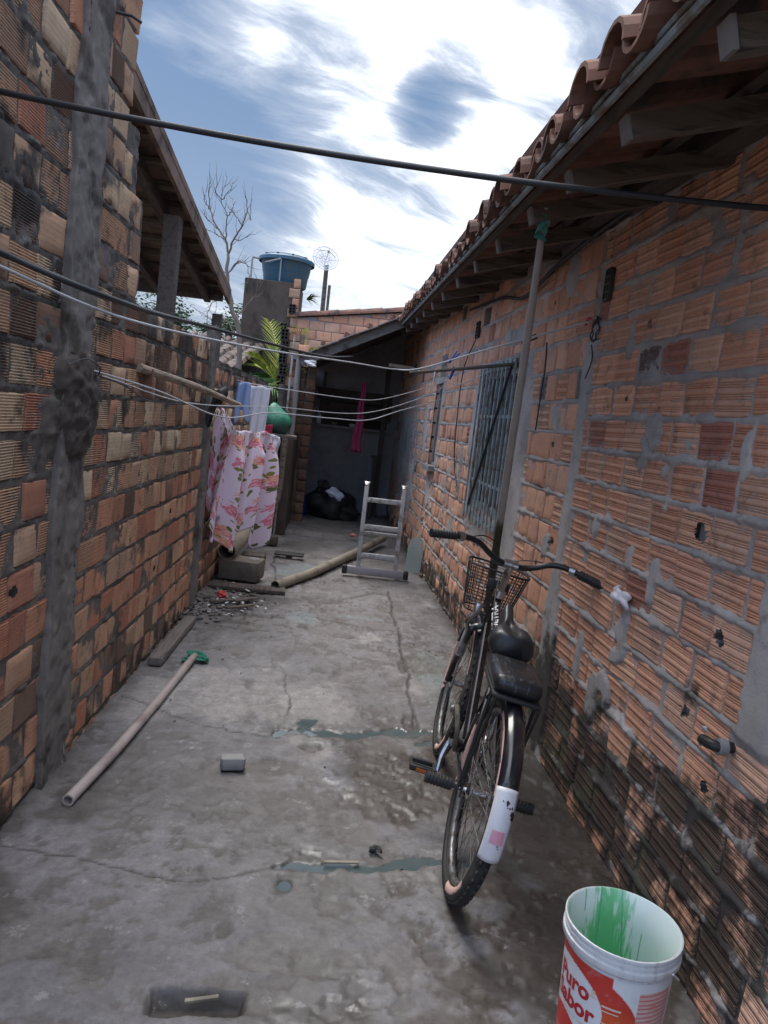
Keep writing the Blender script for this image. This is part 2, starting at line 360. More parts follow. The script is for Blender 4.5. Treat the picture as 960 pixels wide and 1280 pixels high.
    cc = t.mix(1., at.outputs['Color'], t.mix(t.ss(n2, .25, .75), (.74, .72, .71), (1.2, 1.2, 1.2)), 'MULTIPLY')
    cc = t.mix(1., cc, t.mix(t.ss(n, .3, .7), (.86, .86, .86), (1.13, 1.13, 1.13)), 'MULTIPLY')
    cc = t.mix(t.m('MULTIPLY', t.ss(n3, .54, .60), .35), cc, (.13, .12, .115))
    cc = t.mix(t.m('MULTIPLY', t.ss(t.noise(p, 9, 6, .75), .60, .66), .4), cc, (.37, .355, .35))
    cc = t.mix(t.m('MULTIPLY', t.ss(t.noise(p, 120, 2, .6), .66, .74), .6), cc, (.06, .055, .05))
    wv = t.m('MULTIPLY', at.outputs['Alpha'], t.ss(n3, .35, .6, .5, 1.))
    rg = t.m('SUBTRACT', .80, t.m('MULTIPLY', wv, .62))
    rg = t.m('SUBTRACT', rg, t.m('MULTIPLY', t.ss(t.noise(p, 1.6, 5, .6), .5, .62), .25))
    fin(t, cc, rg, t.bump(t.m('ADD', n, t.m('MULTIPLY', n2, .8)), .35, .003))
    mw, t2 = mk('milky_water'); n_ = t2.noise(t2.pos(), 14, 3)
    fin(t2, t2.mix(n_, (.060, .085, .085), (.11, .135, .14)), .04, t2.bump(n_, .05, .002), Specular_IOR_Level=.6)
    for (ya, yb) in ((2.0, 2.7), (3.1, 3.8)):
        mwat = (ch > .03) & (Yg > ya) & (Yg < yb); cell = mwat[:-1, :-1] | mwat[:-1, 1:] | mwat[1:, 1:] | mwat[1:, :-1]
        Fw = F.reshape(n0-1, n1_-1, 4)[cell]; us_ = np.unique(Fw); rm = np.zeros(idx.size, int); rm[us_] = np.arange(len(us_))
        lvl = float(np.median((z0_)[ch > .5][(Yg[ch > .5] > ya) & (Yg[ch > .5] < yb)]))
        o = npmesh('puddle', np.stack([Xg.ravel()[us_], Yg.ravel()[us_], z0_.ravel()[us_]*.5+lvl*.5-.0075], -1), rm[Fw], mw, None, True); tag(o, kind='structure')
    o = npmesh('alley_floor', np.stack([Xg, Yg, z], -1).reshape(-1, 3), F, m, None, True, c.reshape(-1, 4)); tag(o, kind='structure')
ground()
M_earth = simple('bare_earth', (.12, .09, .07), .95, .35, .8, .4)
g = G(); g.grid(lambda u, v: ((u-.5)*700, (v-.3)*700, -.09), 40, 40); tag(g.build('ground', M_earth), kind='structure')
# ------------------------------------------------------------------ brick walls
def PL(u, v, w): return (-1.03+.01*u+w, u, v)
def PR(u, v, w): return (1.2-.035*u-w, u, v)
class Wall:
    def __init__(s, P, flip): s.P = P; s.flip = flip; s.V = []; s.F = []; s.C = []; s.nv = 0; s.holes = []
    def brick(s, u0, u1, v0, v1, style, col, al, w0=0., hole=None, hmf=None):
        gap = .003
        u0 += gap; u1 -= gap
        if u1-u0 < .025: return
        if hole:
            nu = 24; H = v1-v0; lv = [0.]; lw_ = [0.]
            if style == 'lines':
                for cl in (.20, .5, .80):
                    for k in (-1, 0, 1):
                        b = cl*H+k*.0072; lv += [(b-.0019)/H, (b-.0014)/H, (b+.0014)/H, (b+.0019)/H]; lw_ += [0, -.0055, -.0055, 0]
            lv.append(1.); lw_.append(0.); vs = np.unique(np.concatenate([lv, np.linspace(0, 1, 17)])); wz = np.interp(vs, lv, lw_)
        elif style == 'ribs':
            nr = int((v1-v0)/.0088); vs = []; wz = []
            for k in range(nr): vs += [(k+.08)/nr, (k+.40)/nr, (k+.52)/nr, (k+.84)/nr]; wz += [0, 0, -.0036, -.0036]
            vs = np.array([0]+vs+[1]); wz = np.array([0]+wz+[0]); nu = 5
        elif style == 'lines':
            H = v1-v0; vs = [0.]; wz = [0.]
            for cl in (.20, .5, .80):
                for k in (-1, 0, 1):
                    b = cl*H+k*.0072; vs += [(b-.0019)/H, (b-.0014)/H, (b+.0014)/H, (b+.0019)/H]; wz += [0, -.0042, -.0042, 0]
            vs = np.array(vs+[1.]); wz = np.array(wz+[0.]); nu = 5
        else: nu = 5; vs = np.array([0, .035, .3, .5, .7, .965, 1.]); wz = np.zeros(7)
        if u0 > 5.2 and style != 'smooth' and not hole: vs = np.linspace(0, 1, 4); wz = np.zeros(4); nu = 3
        us = np.linspace(0, 1, nu+1)
        if nu == 5: us = np.array([0, .025, .3, .5, .7, .975, 1.]); nu = 6
        # slight rotation, tilt and bow of each brick, broken arrises
        rot = rng.uniform(-.014, .014); tu, tv = rng.uniform(-.0035, .0035, 2)
        A, B = np.meshgrid(us, vs); W = np.repeat(wz[:, None], nu+1, 1)*rng.uniform(.55, 1.1)
        U = u0+A*(u1-u0); Vv = v0+B*(v1-v0)
        n = (fbm(U*30, Vv*30, 5, 3)-.5)
        W = W+w0+tu*(A-.5)*2+tv*(B-.5)*2+n*.0022
        eu = np.minimum(A, 1-A)*(u1-u0); ev = np.minimum(B, 1-B)*(v1-v0)
        edge = (np.minimum(eu, ev) < .002)
        ch = fbm(U*22+u0*50, Vv*22, 9, 3)
        W = W-edge*(.0022+.006*sstep(.6, .8, ch))
        du = np.where(A < .01, 1, np.where(A > .99, -1, 0)); dv = np.where(B < .01, 1, np.where(B > .99, -1, 0))
        pull = .0008+.0045*sstep(.55, .8, ch)
        U = U+du*pull; Vv = Vv+dv*pull
        cu, cv = (u0+u1)/2, (v0+v1)/2
        U, Vv = U+(Vv-cv)*rot, Vv-(U-cu)*rot
        npnt = U.size; sh = U.shape
        idx = s.nv+np.arange(npnt).reshape(sh)
        Fq = np.stack([idx[:-1, :-1], idx[:-1, 1:], idx[1:, 1:], idx[1:, :-1]], -1).reshape(-1, 4)
        if hole:
            hu, hv, hr = hole
            cuu = (U[:-1, :-1]+U[1:, 1:])/2; cvv = (Vv[:-1, :-1]+Vv[1:, 1:])/2
            dd = np.hypot((cuu-hu), (cvv-hv)*1.15)+(fbm(cuu*45, cvv*45, 3, 3)-.5)*hr*1.3
            Fq = Fq[(dd > hr).ravel()]
        # perimeter skirt
        per = np.concatenate([idx[0, :], idx[1:, -1], idx[-1, -2::-1], idx[-2:0:-1, 0]])
        pl = per-s.nv; Uf, Vf, Wf = U.ravel(), Vv.ravel(), W.ravel()
        bk = s.nv+npnt+np.arange(len(per)); nx = np.roll(np.arange(len(per)), -1)
        Fs = np.stack([per, bk, bk[nx], per[nx]], -1)
        Ua = np.concatenate([Uf, Uf[pl]]); Va = np.concatenate([Vf, Vf[pl]]); Wa = np.concatenate([Wf, np.full(len(per), -.035)])
        x, y, z = s.P(Ua, Va, Wa); s.V.append(np.stack([x, y, z], -1))
        Fa = np.concatenate([Fq, Fs]); 
        if s.flip: Fa = Fa[:, ::-1]
        s.F.append(Fa); a = al(Ua, Va) if callable(al) else np.full(len(Ua), al)
        cc = np.empty((len(Ua), 4)); cc[:, :3] = col; cc[:, 3] = a; s.C.append(cc); s.nv += len(Ua)
    def mortar(s, name, us, vs, hf, colf, keep, mat, parent):
        U, V_ = np.meshgrid(us, vs); W = hf(U, V_)
        x, y, z = s.P(U, V_, W); n0, n1_ = U.shape; idx = np.arange(n0*n1_).reshape(n0, n1_)
        F = np.stack([idx[:-1, :-1], idx[:-1, 1:], idx[1:, 1:], idx[1:, :-1]], -1).reshape(-1, 4)
        cu = ((U[:-1, :-1]+U[1:, 1:])/2).ravel(); cv = ((V_[:-1, :-1]+V_[1:, 1:])/2).ravel(); F = F[keep(cu, cv)]
        if s.flip: F = F[:, ::-1]
        return npmesh(name, np.stack([x, y, z], -1).reshape(-1, 3), F, mat, parent, True, colf(U, V_).reshape(-1, 4))
    def build(s, name, mat, parent): return npmesh(name, np.concatenate(s.V), np.concatenate(s.F), mat, parent, False, np.concatenate(s.C))
def graded(a, b, k=.0035, mn=.008):
    o = [a]
    while o[-1] < b: o.append(o[-1]+max(mn, k*o[-1]))
    o[-1] = b; return np.array(o)

# ---- left wall ------------------------------------------------------
lw = empty('brick_wall', (-1.0, 3, 0)); lw.location = (0, 0, 0)
tag(lw, 'old sooty hollow-brick wall with concrete posts along the left side of the alley', 'wall')
ROWP, ROW0 = .1455, .0195
def top_left(u): return np.where(u < 3.22, 9, np.where(u < 3.40, 2.62, np.where(u < 3.52, 2.34, np.where(u < 5.28, 1.915, 1.83))))
def al_left(U, V_):
    a = .14+.40*sstep(.48, .72, fbm(U*2.6, V_*3.4, 91, 4))*sstep(1.0, 1.7, V_)
    a = a+.30*sstep(.2, 0., V_)+.34*np.exp(-((V_-1.84)/.16)**2)*(U > 3.5)*sstep(.4, .6, fbm(U*3, V_*3, 95, 3)+.1)
    a = a+.12*sstep(2.1, 2.5, V_)*sstep(.35, .6, fbm(U*2, V_*2, 96, 3))
    return a
W1 = Wall(PL, False)
tans = [(.50, .36, .235), (.54, .41, .28), (.47, .30, .19), (.52, .33, .21), (.43, .33, .23), (.36, .23, .155)]
reds = [(.42, .21, .13), (.46, .24, .15), (.37, .165, .105), (.44, .26, .165), (.38, .25, .17), (.48, .29, .185)]
dks = [(.14, .09, .065), (.17, .105, .075), (.20, .11, .075)]
row = 0; v = ROW0-ROWP
Lholes = [(4.95, 1.84), (3.75, 1.05), (4.5, .75), (4.2, .55), (4.75, .45), (2.4, .83)]
while v < 3.9:
    u = .7+rnd.uniform(0, .18)
    while u < 9.0:
        wd = rnd.choice([.19, .19, .185, .2, .14, .17]) if u < 3.2 else rnd.choice([.17, .16, .15, .18, .11])
        c_ = u+wd/2
        if v+ROWP*.9 < float(top_left(np.array(c_))) and not (2.66 < u and u+wd < 2.92):
            up_ = v > (1.02 if u < 3.3 else .98)+rnd.uniform(-.08, .08)
            pal = tans if up_ and rnd.random() < .82 else reds
            if rnd.random() < (.22 if v > 1.6 else .07): pal = dks
            if u > 5.4 and v > 1.5: pal = reds[:3]
            col = np.array(rnd.choice(pal))*rnd.uniform(.82, 1.12)
            st = 'ribs' if rnd.random() < (.8 if u < 3.2 else (.55 if up_ else .88)) else 'smooth'
            hole = None
            for (hu, hv) in Lholes:
                if u < hu < u+wd and v < hv < v+ROWP: hole = (hu, v+ROWP*.5, .022)
            if hole: W1.holes.append(hole)
            W1.brick(u, u+wd-rnd.choice([.001, .002, .004, .010]), v+rnd.uniform(.006, .014), v+ROWP-rnd.uniform(.008, .017), st, col, (lambda k: lambda U, V_: al_left(U, V_)+k)(rnd.uniform(-.12, .24)), rnd.uniform(-.005, .005), hole)
        u += wd
    v += ROWP
bl = W1.build('brickwork', M_brick, lw)
def hf_left(U, V_):
    ph = (V_-ROW0)/ROWP; dv = np.abs(ph-np.round(ph))*ROWP
    n = fbm(U*14, V_*14, 11, 4, .6); n2 = fbm(U*45, V_*45, 12, 3); n3 = fbm(U*4, V_*4, 13, 2)
    w = -.017+.013*n+.010*n2
    w += (1-sstep(.003, .013, dv))*(.010*sstep(.5, .75, n)+.004*n3)             # squeezed-out bed joints
    blob_ = np.exp(-((U-2.80)/.20)**2)*np.exp(-((V_-1.44)/.17)**2); w += .05*blob_*sstep(.3, .6, n+.1)
    for (hu, hv, hr) in W1.holes: w = w-.05*(np.hypot(U-hu, V_-hv) < hr*1.3)
    return w
def cf_left(U, V_):
    c = np.zeros(U.shape+(4,)); n = fbm(U*5, V_*5, 14, 4)
    c[..., :3] = np.array((.105, .096, .088))*(.4+1.1*n)[..., None]; c[..., 3] = al_left(U, V_)+.10+.45*np.exp(-((U-2.8)/.25)**2)*np.exp(-((V_-1.44)/.2)**2); return c
W1.mortar('mortar_bed', graded(.7, 9.0), np.arange(-.05, 3.92, .009), hf_left, cf_left, lambda u, v: v < top_left(u)-.012-.02*vnoise(u*8, v*0, 3), M_mortar, lw)
# wall core behind the faces
g = G()
for (a, b, h_) in ((.7, 3.2, 3.88), (3.2, 3.38, 2.58), (3.38, 3.5, 2.29), (3.5, 5.26, 1.87), (5.26, 9.0, 1.79)): g.box((-1.03+.005*(a+b)-.085, (a+b)/2, h_/2), (.11, b-a, h_))
g.build('core', M_conc, lw)
# square hollow ends seen on the stepped edge
# concrete post cast against the wall
def rough_post(P, u0, u1, v0, v1, w1, seed, lean=0., lumps=.012, nv=220, nu=14, wob=.02):
    # open profile: side, face, side
    prof = [(u0, -.03)]+[(u0, w1*k/3) for k in range(1, 3)]+[(u0+(u1-u0)*k/nu, w1) for k in range(nu+1)]+[(u1, w1*k/3) for k in (2, 1)]+[(u1, -.03)]
    pu = np.array([q[0] for q in prof]); pw = np.array([q[1] for q in prof]); vv = np.linspace(v0, v1, nv)
    U, V_ = np.meshgrid(pu, vv); Wd = np.repeat(pw[None, :], nv, 0); mid = (u0+u1)/2
    U = U+(V_-v0)*lean+np.sign(U-mid)*wob*(fbm(V_*4, U*0+3, seed, 4)-.5)*2*(np.abs(U-mid) > (u1-u0)*.42)
    Wd = Wd+(Wd > 0)*lumps*((fbm(U*9, V_*6, seed+1, 5, .6)-.5)*1.3+(fbm(U*40, V_*2.2, seed+4, 3)-.5)*.45+(fbm(U*30, V_*30, seed+6, 3)-.5)*.5-.5*sstep(.62, .7, fbm(U*14, V_*14, seed+5, 3)))
    V_ = V_+ (V_ > v1-.001)*(fbm(U*30, U*0, seed+2, 3)-.5)*.05
    x, y, z = P(U, V_, Wd); idx = np.arange(U.size).reshape(U.shape)
    F = np.stack([idx[:-1, :-1], idx[:-1, 1:], idx[1:, 1:], idx[1:, :-1]], -1).reshape(-1, 4)
    return np.stack([x, y, z], -1).reshape(-1, 3), F
V_, F_ = rough_post(PL, 2.66, 2.93, -.02, 3.9, .022, 5, nv=330, nu=26, lumps=.017, wob=.035); npmesh('concrete_post', V_, F_, M_conc, lw, True)
V_, F_ = rough_post(PL, 5.27, 5.42, -.02, 2.03, .03, 8, wob=.01); npmesh('concrete_post', V_, F_, M_conc, lw, True)
# dark lumpy mortar collar on the near post
def hfb(U, V_): return .012+.06*np.clip(1-np.hypot((U-2.80)/.24, (V_-1.42)/.27), 0, 1)**.6*(.2+1.5*fbm(U*17, V_*17, 44, 5, .7))-.04*sstep(.75, 1.0, np.hypot((U-2.80)/.22, (V_-1.42)/.26)+(fbm(U*9, V_*9, 45, 3)-.5)*.7)
def cfb(U, V_): c = np.zeros(U.shape+(4,)); c[..., :3] = (.065, .055, .048); c[..., 3] = .3; return c
W1.mortar('mortar_lump', np.arange(2.54, 3.05, .01), np.arange(1.12, 1.74, .01), hfb, cfb, lambda u, v: u > 0, M_mortar, lw)
# iron bar end and tie wire at the post
g = G(); g.tube([(-.99, 2.95, 2.86), (-.93, 2.96, 2.86), (-.90, 2.98, 2.85)], .006, 6); g.tube(spline([(-.965, 2.64, 1.57), (-.93, 2.72, 1.60), (-.93, 2.86, 1.58), (-.96, 2.95, 1.55)], 8), .003, 5); g.build('iron_tie', M_cable, lw)

# ---- right house wall -------------------------------------------------
house = empty('brick_house', (0, 0, 0)); tag(house, 'single-storey house with raw orange brick wall, barred window and clay tile eaves on the right', 'house')
OP = [(4.52, 5.60, .95, 1.94), (7.40, 7.80, 1.10, 1.95)]
RP, R0 = .1385, .099
RP2, R02 = .152, .03
def al_right(U, V_):
    h_ = np.interp(U, [0, 1.7, 2.2, 3.4, 5.2, 8, 12], [.85, .80, .64, .55, .42, .30, .25])
    a = .20+np.clip((h_+.02-V_)/.50, -.22, .46)
    for (cu, cv, r_) in ((2.38, .86, .07), (2.12, .80, .06), (3.45, .62, .16), (3.4, .35, .2)): a = a+.35*np.exp(-((U-cu)**2+(V_-cv)**2)/r_**2)
    a = a+.35*sstep(2.15, 2.5, V_)*fbm(U*2, V_*2, 97, 3)
    return a
# cement smears, columns and window surrounds, as (u, v, ru, rv)
SM = [(2.60, 1.57, .09, .06), (2.68, 1.50, .05, .09), (2.50, 1.44, .03, .05), (3.03, 1.16, .05, .05), (2.62, .82, .04, .10), (2.66, .72, .05, .05), (2.72, .60, .06, .05), (2.44, 1.32, .05, .03), (2.66, 1.10, .03, .06),
      (2.25, 2.23, .03, .16), (2.37, 2.17, .08, .04), (3.79, 2.36, .07, .13), (3.35, 2.2, .07, .06), (4.8, 2.12, .3, .07), (5.75, 1.55, .10, .33), (6.05, 1.1, .07, .25), (6.2, .7, .12, .2), (6.6, .9, .05, .3), (5.3, .8, .3, .08),
      (3.62, .98, .06, .07), (3.75, 1.62, .05, .06), (2.95, 1.95, .03, .09), (2.45, 1.05, .03, .08), (2.02, 1.52, .03, .1), (3.0, .62, .03, .09), (2.8, .52, .05, .1), (7.6, .8, .2, .28), (8.3, 1.4, .15, .3), (9, .8, .3, .4), (10, 1.2, 1.0, .6)]
def plast_mask(U, V_):
    n = (fbm(U*6, V_*6, 101, 4, .6)-.5); n2 = fbm(U*18, V_*18, 102, 3)-.5
    cw = np.where(V_ > .95, .062, .062+(.95-V_)*.10); m_ = 1-sstep(.8, 1.1, np.abs(U-(3.40-.02*(V_-1)))/cw+n*1.1); m_ *= (V_ < 1.97)
    lim = np.interp(V_, [.3, .7, 1.2, 2.0], [.20, .28, .34, .22])
    mw = 1-sstep(-.015, .015, (4.52-U)-lim+n*.12); mw = mw*(U < 4.60)*(1-sstep(2.0, 2.06, V_+n*.1))*sstep(.25, .4, V_+n*.3)
    m_ = np.maximum(m_, mw)
    for (a, b, c_, d_) in OP:
        q = np.maximum(np.maximum(a-U, U-b), np.maximum(c_-V_, V_-d_)); m_ = np.maximum(m_, 1-sstep(.04, .07, q+n*.05))
    for (cu, cv, ru, rv) in SM: m_ = np.maximum(m_, 1-sstep(.75, 1.0, np.hypot((U-cu)/ru, (V_-cv)/rv)+n*2.2+n2*1.3))
    return m_
def rowd(U, V_):
    a = (V_-R0)/RP; b = (V_-R02)/RP2
    return np.where(U < 3.40, np.abs(a-np.round(a))*RP, np.abs(b-np.round(b))*RP2)
Rh = [(2.15, 1.28, .038), (2.79, 1.95, .016), (2.86, 1.73, .014), (3.62, 1.50, .03), (3.74, 1.44, .022), (2.02, .99, .024), (2.10, .68, .024), (1.94, .54, .020), (3.6, 1.08, .02), (4.0, 2.2, .014), (5.9, 1.42, .012), (3.75, .9, .016), (6.1, 1.0, .016)]
W2 = Wall(PR, True)
W2.holes = []
oranges = [(.61, .32, .21), (.66, .36, .24), (.63, .335, .22), (.58, .31, .215), (.67, .385, .26), (.61, .37, .265)]
rdark = [(.40, .18, .13), (.36, .165, .12), (.42, .20, .145)]
for sec in (0, 1):
    pitch, off = (RP, R0) if sec == 0 else (RP2, R02); v = off-pitch
    while v < 2.95:
        u = (.6+rnd.uniform(0, .15)) if sec == 0 else 3.42
        uend = 3.37 if sec == 0 else 11.5
        while u < uend-.02:
            wd = rnd.choice([.205, .20, .195, .21, .19]) if sec == 0 else rnd.choice([.19, .185, .20, .15, .11, .18])
            u1 = min(u+wd, uend); cu = (u+u1)/2; cv = v+pitch/2
            ok = v+pitch*.8 < 2.34+.048*cu
            uu0, uu1 = u, u1
            for (a, b, c_, d_) in OP:
                if uu1 > a and uu0 < b and v+pitch > c_+.03 and v < d_-.03:
                    if uu0 < a: uu1 = a
                    elif uu1 > b: uu0 = b
                    else: ok = False
            if ok and uu1-uu0 > .03:
                col = np.array(rnd.choice(oranges))
                if rnd.random() < .045: col = np.array(rnd.choice(rdark))
                if rnd.random() < (.012 if sec == 0 else .05): col = np.array((.56, .385, .25))
                for (a, b, q) in ((2.72, 1.83, 0), (2.52, 1.83, 1), (2.30, 1.57, 1), (2.22, 1.40, 1), (3.52, 1.74, 2), (4.05, 1.72, 2)):
                    if uu0 < a < uu1 and v < b < v+pitch: col = np.array([(.15, .11, .105), (.38, .165, .12), (.16, .15, .145)][q])
                col = col*rnd.uniform(.9, 1.1)
                st = 'lines' if sec == 0 else ('smooth' if rnd.random() < .7 else 'lines')
                if sec == 1 and rnd.random() < .03 and u > 4.2: col = np.array((.10, .09, .085))
                hole = None
                for h_ in Rh:
                    if uu0 <= h_[0] < uu1 and v <= h_[1] < v+pitch and uu1-uu0 > .1: hole = (min(max(h_[0], uu0+.055), uu1-.055), v+pitch*.5+rnd.uniform(-.012, .012), h_[2]); W2.holes.append(hole)
                W2.brick(uu0, uu1-rnd.choice([.003, .006, .010, .017]) if sec == 0 else uu1-rnd.choice([.001, .004, .008]), v+rnd.uniform(.006, .012), v+pitch-rnd.uniform(.006, .012), st, col,
                         (lambda k: lambda U, V_: al_right(U, V_)+k)(rnd.uniform(-.10, .10)-(.35 if rnd.random() < .12 else 0)), rnd.uniform(-.003, .004), hole)
            u = u1
        v += pitch
br = W2.build('brickwork', M_brick2, house)
def hf_right(U, V_):
    dv = rowd(U, V_); n = fbm(U*11, V_*11, 111, 4, .6); n2 = fbm(U*50, V_*50, 112, 3); n3 = fbm(U*3, V_*3, 113, 2)
    w = -.013+.008*n+.007*n2
    w += (1-sstep(.004, .010+.040*sstep(.42, .8, n)*n3, dv+.010*(fbm(U*24, V_*24, 119, 3)-.5)))*(.008+.016*(n-.3))
    pm = plast_mask(U, V_); w = w*(1-pm)+pm*(.008+.006*(fbm(U*7, V_*7, 114, 4)-.5)+.002*n2)
    w3 = (1-sstep(1.83, 1.87, U+.10*(V_-.8)*.6+.05*(n-.5)+.03*(n2-.5)))*sstep(.74, .80, V_+.05*(n-.5)); w = w*(1-w3)+w3*(.016+.014*(fbm(U*8, V_*5, 115, 4)-.5))
    for (hu, hv, hr) in W2.holes: w = w-.055*(np.hypot(U-hu, V_-hv) < hr*1.25)*(1-pm)
    return w
def cf_right(U, V_):
    c = np.zeros(U.shape+(4,)); n = fbm(U*4, V_*4, 116, 4); pm = plast_mask(U, V_)
    c[..., :3] = np.array((.38, .362, .355))*(.55+.9*n)[..., None]; c[..., 3] = al_right(U, V_)-.06*pm
    for (hu, hv, hr) in W2.holes: c = np.where((np.hypot(U-hu, V_-hv) < hr*1.4)[..., None], np.array((.03, .02, .016, 1.2)), c)  # depths of the brick holes coloured near black, standing in for shade
    return c
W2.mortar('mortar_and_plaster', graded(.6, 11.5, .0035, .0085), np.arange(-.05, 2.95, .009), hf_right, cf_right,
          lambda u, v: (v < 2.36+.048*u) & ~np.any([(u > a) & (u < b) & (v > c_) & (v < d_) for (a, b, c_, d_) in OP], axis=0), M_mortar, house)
g = G()
def rb(u0, u1, v0, v1): g.box((1.2-.035*(u0+u1)/2+.075, (u0+u1)/2, (v0+v1)/2), (.10, u1-u0, v1-v0), (0, 0, math.atan(.035)))
rb(.6, 4.52, 0, 2.4); rb(4.52, 5.6, 0, .95); rb(4.52, 5.6, 1.94, 2.55); rb(5.6, 7.4, 0, 2.6); rb(7.4, 7.8, 0, 1.10); rb(7.4, 7.8, 1.95, 2.7); rb(7.8, 11.5, 0, 2.8)
g.build('core', M_plast, house)
# windows
def window(a, b, c_, d_, bars, pane_mat, nm):
    fr = G(); um = (a+b)/2
    def q(u, v, w): return Vector(PR(u, v, w))
    rot = (0, 0, math.atan(.035))
    for (u, vv, du, dv) in ((a+.02, (c_+d_)/2, .04, d_-c_), (b-.02, (c_+d_)/2, .04, d_-c_), (um, c_+.02, b-a-.08, .04), (um, d_-.02, b-a-.08, .04)): fr.box(q(u, vv, -.05), (.05, du, dv), rot)
    f = fr.build('window', bars, house)
    p_ = G(); p_.box(q(um, (c_+d_)/2, -.085), (.012, b-a-.05, d_-c_-.05), rot); p_.build('shutter_panel', pane_mat, f)
    return f, q, rot
m, t = mk('grey_louvre'); z = t.xyz(t.pos())[2]
fin(t, t.mix(t.m('GREATER_THAN', t.m('FRACT', t.m('MULTIPLY', z, 4.)), .06), (.02, .022, .024), (.075, .085, .09)), .6); M_lou = m
M_glassd = simple('dark_window_glass', (.03, .032, .038), .25, .2, 10)
f, q, rot = window(*OP[0], 0, M_steel, M_lou, '') if False else window(4.52, 5.60, .95, 1.94, M_steel, M_lou, '')
g = G(); n = 10
for i in range(n):
    u = 4.57+(5.55-4.57)*i/(n-1)
    g.box(q(u, 1.42, .035), (.010, .022, 1.12), rot); 
g.build('window_bars', M_steel, f)
g = G()
for vv in (.90, 1.16, 1.62, 1.97): g.box(q(5.06, vv, .028), (.008, 1.02, .018), rot)
g.build('grille_rails', M_steel, f)
g = G(); g.tube([q(4.60, 1.93, .052), q(5.35, .98, .050)], .009, 6); g.build('diagonal_bar', M_cable, f)
g = G(); g.box(q(4.535, 1.38, -.02), (.05, .05, 1.0), rot); g.build('dark_jamb', M_woodX, f)
f, q, rot = window(7.40, 7.80, 1.10, 1.95, M_plast, M_glassd, '')
g = G(); g.box(q(7.6, 1.09, .02), (.09, .5, .05), rot); g.build('sill', M_plast, f)
# open vent block under the eaves and one above the small window
def vent(uc, vc, w_, h_, nrow, nm):
    g = G(); q = lambda u, v, w: Vector(PR(u, v, w)); rot = (0, 0, math.atan(.035))
    for i in range(nrow+1): g.box(q(uc, vc-h_/2+h_*i/nrow, .006), (.03, w_, .008), rot)
    for s_ in (-1, 0, 1): g.box(q(uc+s_*w_/2, vc, .005), (.03, .008, h_), rot)
    o = g.build('vent_block', M_brick, house); c = G(); c.box(q(uc, vc, -.002), (.014, w_, h_), rot); c.build('vent_shade', M_shade, o)
vent(6.0, 2.31, .10, .12, 4, ''); vent(3.26, 2.20, .06, .13, 4, '')
g = G()
for i in range(6): g.box(Vector(PR(7.35+i*.05, 2.12, .012)), (.01, .012, .22), (0, 0, .035))
g.build('vent_grille', M_steel, house)

# ---- roof over the right wall ------------------------------------------
def zr(x, y): return 2.235+.0475*y+.285*(x-.6)
def roof_pt(s_, y, h_): # s_ = distance along the slope from the eave edge at x=.56
    x = .56+s_*math.cos(math.atan(.285)); return Vector((x, y, zr(x, y)+h_))
g = G(); ys = 0.2
while ys < 10.3:
    near = ys < 5.5
    for r_ in range(3):
        for kind in (0, 1):
            yc = ys+(0 if kind == 0 else .1)+rnd.uniform(-.008, .008); L = .46; s0 = -.05+r_*.38+rnd.uniform(-.02, .02)
            if r_ == 0 and kind == 1: s0 += rnd.uniform(-.03, .03)
            nseg = 8 if near else 5; vs = []; fs = []; lat = rnd.uniform(-.02, .02); lift = rnd.uniform(0, .010)
            for j, sj in enumerate((0, L)):
                rad = (.085 if kind else .09)*(1 if (j == 0) == (kind == 1) else .82)
                for th in (0, .013):
                    for k in range(nseg+1):
                        an = math.pi*k/nseg; rr = rad-th
                        if kind == 1: yy = math.cos(an)*rr; hh = .052+math.sin(an)*rr*.85+lift
                        else: yy = -math.cos(an)*(rad-.013+th); hh = .088-math.sin(an)*(rad-.013+th)*.8
                        vs.append(roof_pt(s0+sj, yc+yy+lat*j, hh+.018*(r_ > 0)*(1-j)+.012*j*0))
            m_ = nseg+1
            for k in range(nseg):
                fs += [(k, k+1, 2*m_+k+1, 2*m_+k), (m_+k+1, m_+k, 3*m_+k, 3*m_+k+1), (k+1, k, m_+k, m_+k+1), (2*m_+k, 2*m_+k+1, 3*m_+k+1, 3*m_+k)]
            fs += [(0, 2*m_, 3*m_, m_), (nseg, m_+nseg, 3*m_+nseg, 2*m_+nseg)]
            g.add(vs, fs)
    ys += .2
rf = empty('roof'); rf.parent = house
g.build('roof_tiles', M_tile, rf)
for y_ in (1.4, 1.9, 2.38, 2.87, 3.49, 4.1, 4.77, 5.5, 6.2, 6.9, 7.6, 8.3, 9.0, 9.7):
    g = G(); sl_ = math.atan(.285); L = .78
    c_ = roof_pt(L/2+.06, y_, -.05); g.box(c_, (L, .046, .058), (0, -sl_, rnd.uniform(-.02, .02))); o = g.build('rafter', M_wood, rf)
    e = roof_pt(.055, y_, -.05); g = G(); g.box(e, (.012, .047, .060), (0, -sl_, 0)); g.build('rafter_end', M_whitewood, o)
g = G()
for s_ in (.03, .36, .70): 
    a = roof_pt(s_, .2, .002); b = roof_pt(s_, 10.3, .002); g.tube([a, b], .018, 4)
g.build('tile_battens', M_woodX, rf)
g = G(); g.tube([roof_pt(-.01, .2, .012), roof_pt(-.01, 10, .012)], .010, 6); g.tube([roof_pt(-.012, .2, .036), roof_pt(-.012, 10, .036)], .008, 6); g.build('eave_conduit', M_steel, rf)
g = G(); 
a = Vector((1.10, .2, 2.30+.048*.2+.065)); b = Vector((.78, 11, 2.30+.048*11+.065)); g.box((a+b)/2, (.09, (b-a).length, .11), (math.atan(.048), 0, math.atan(.32/10.8))); g.build('wall_plate', M_woodX, rf)
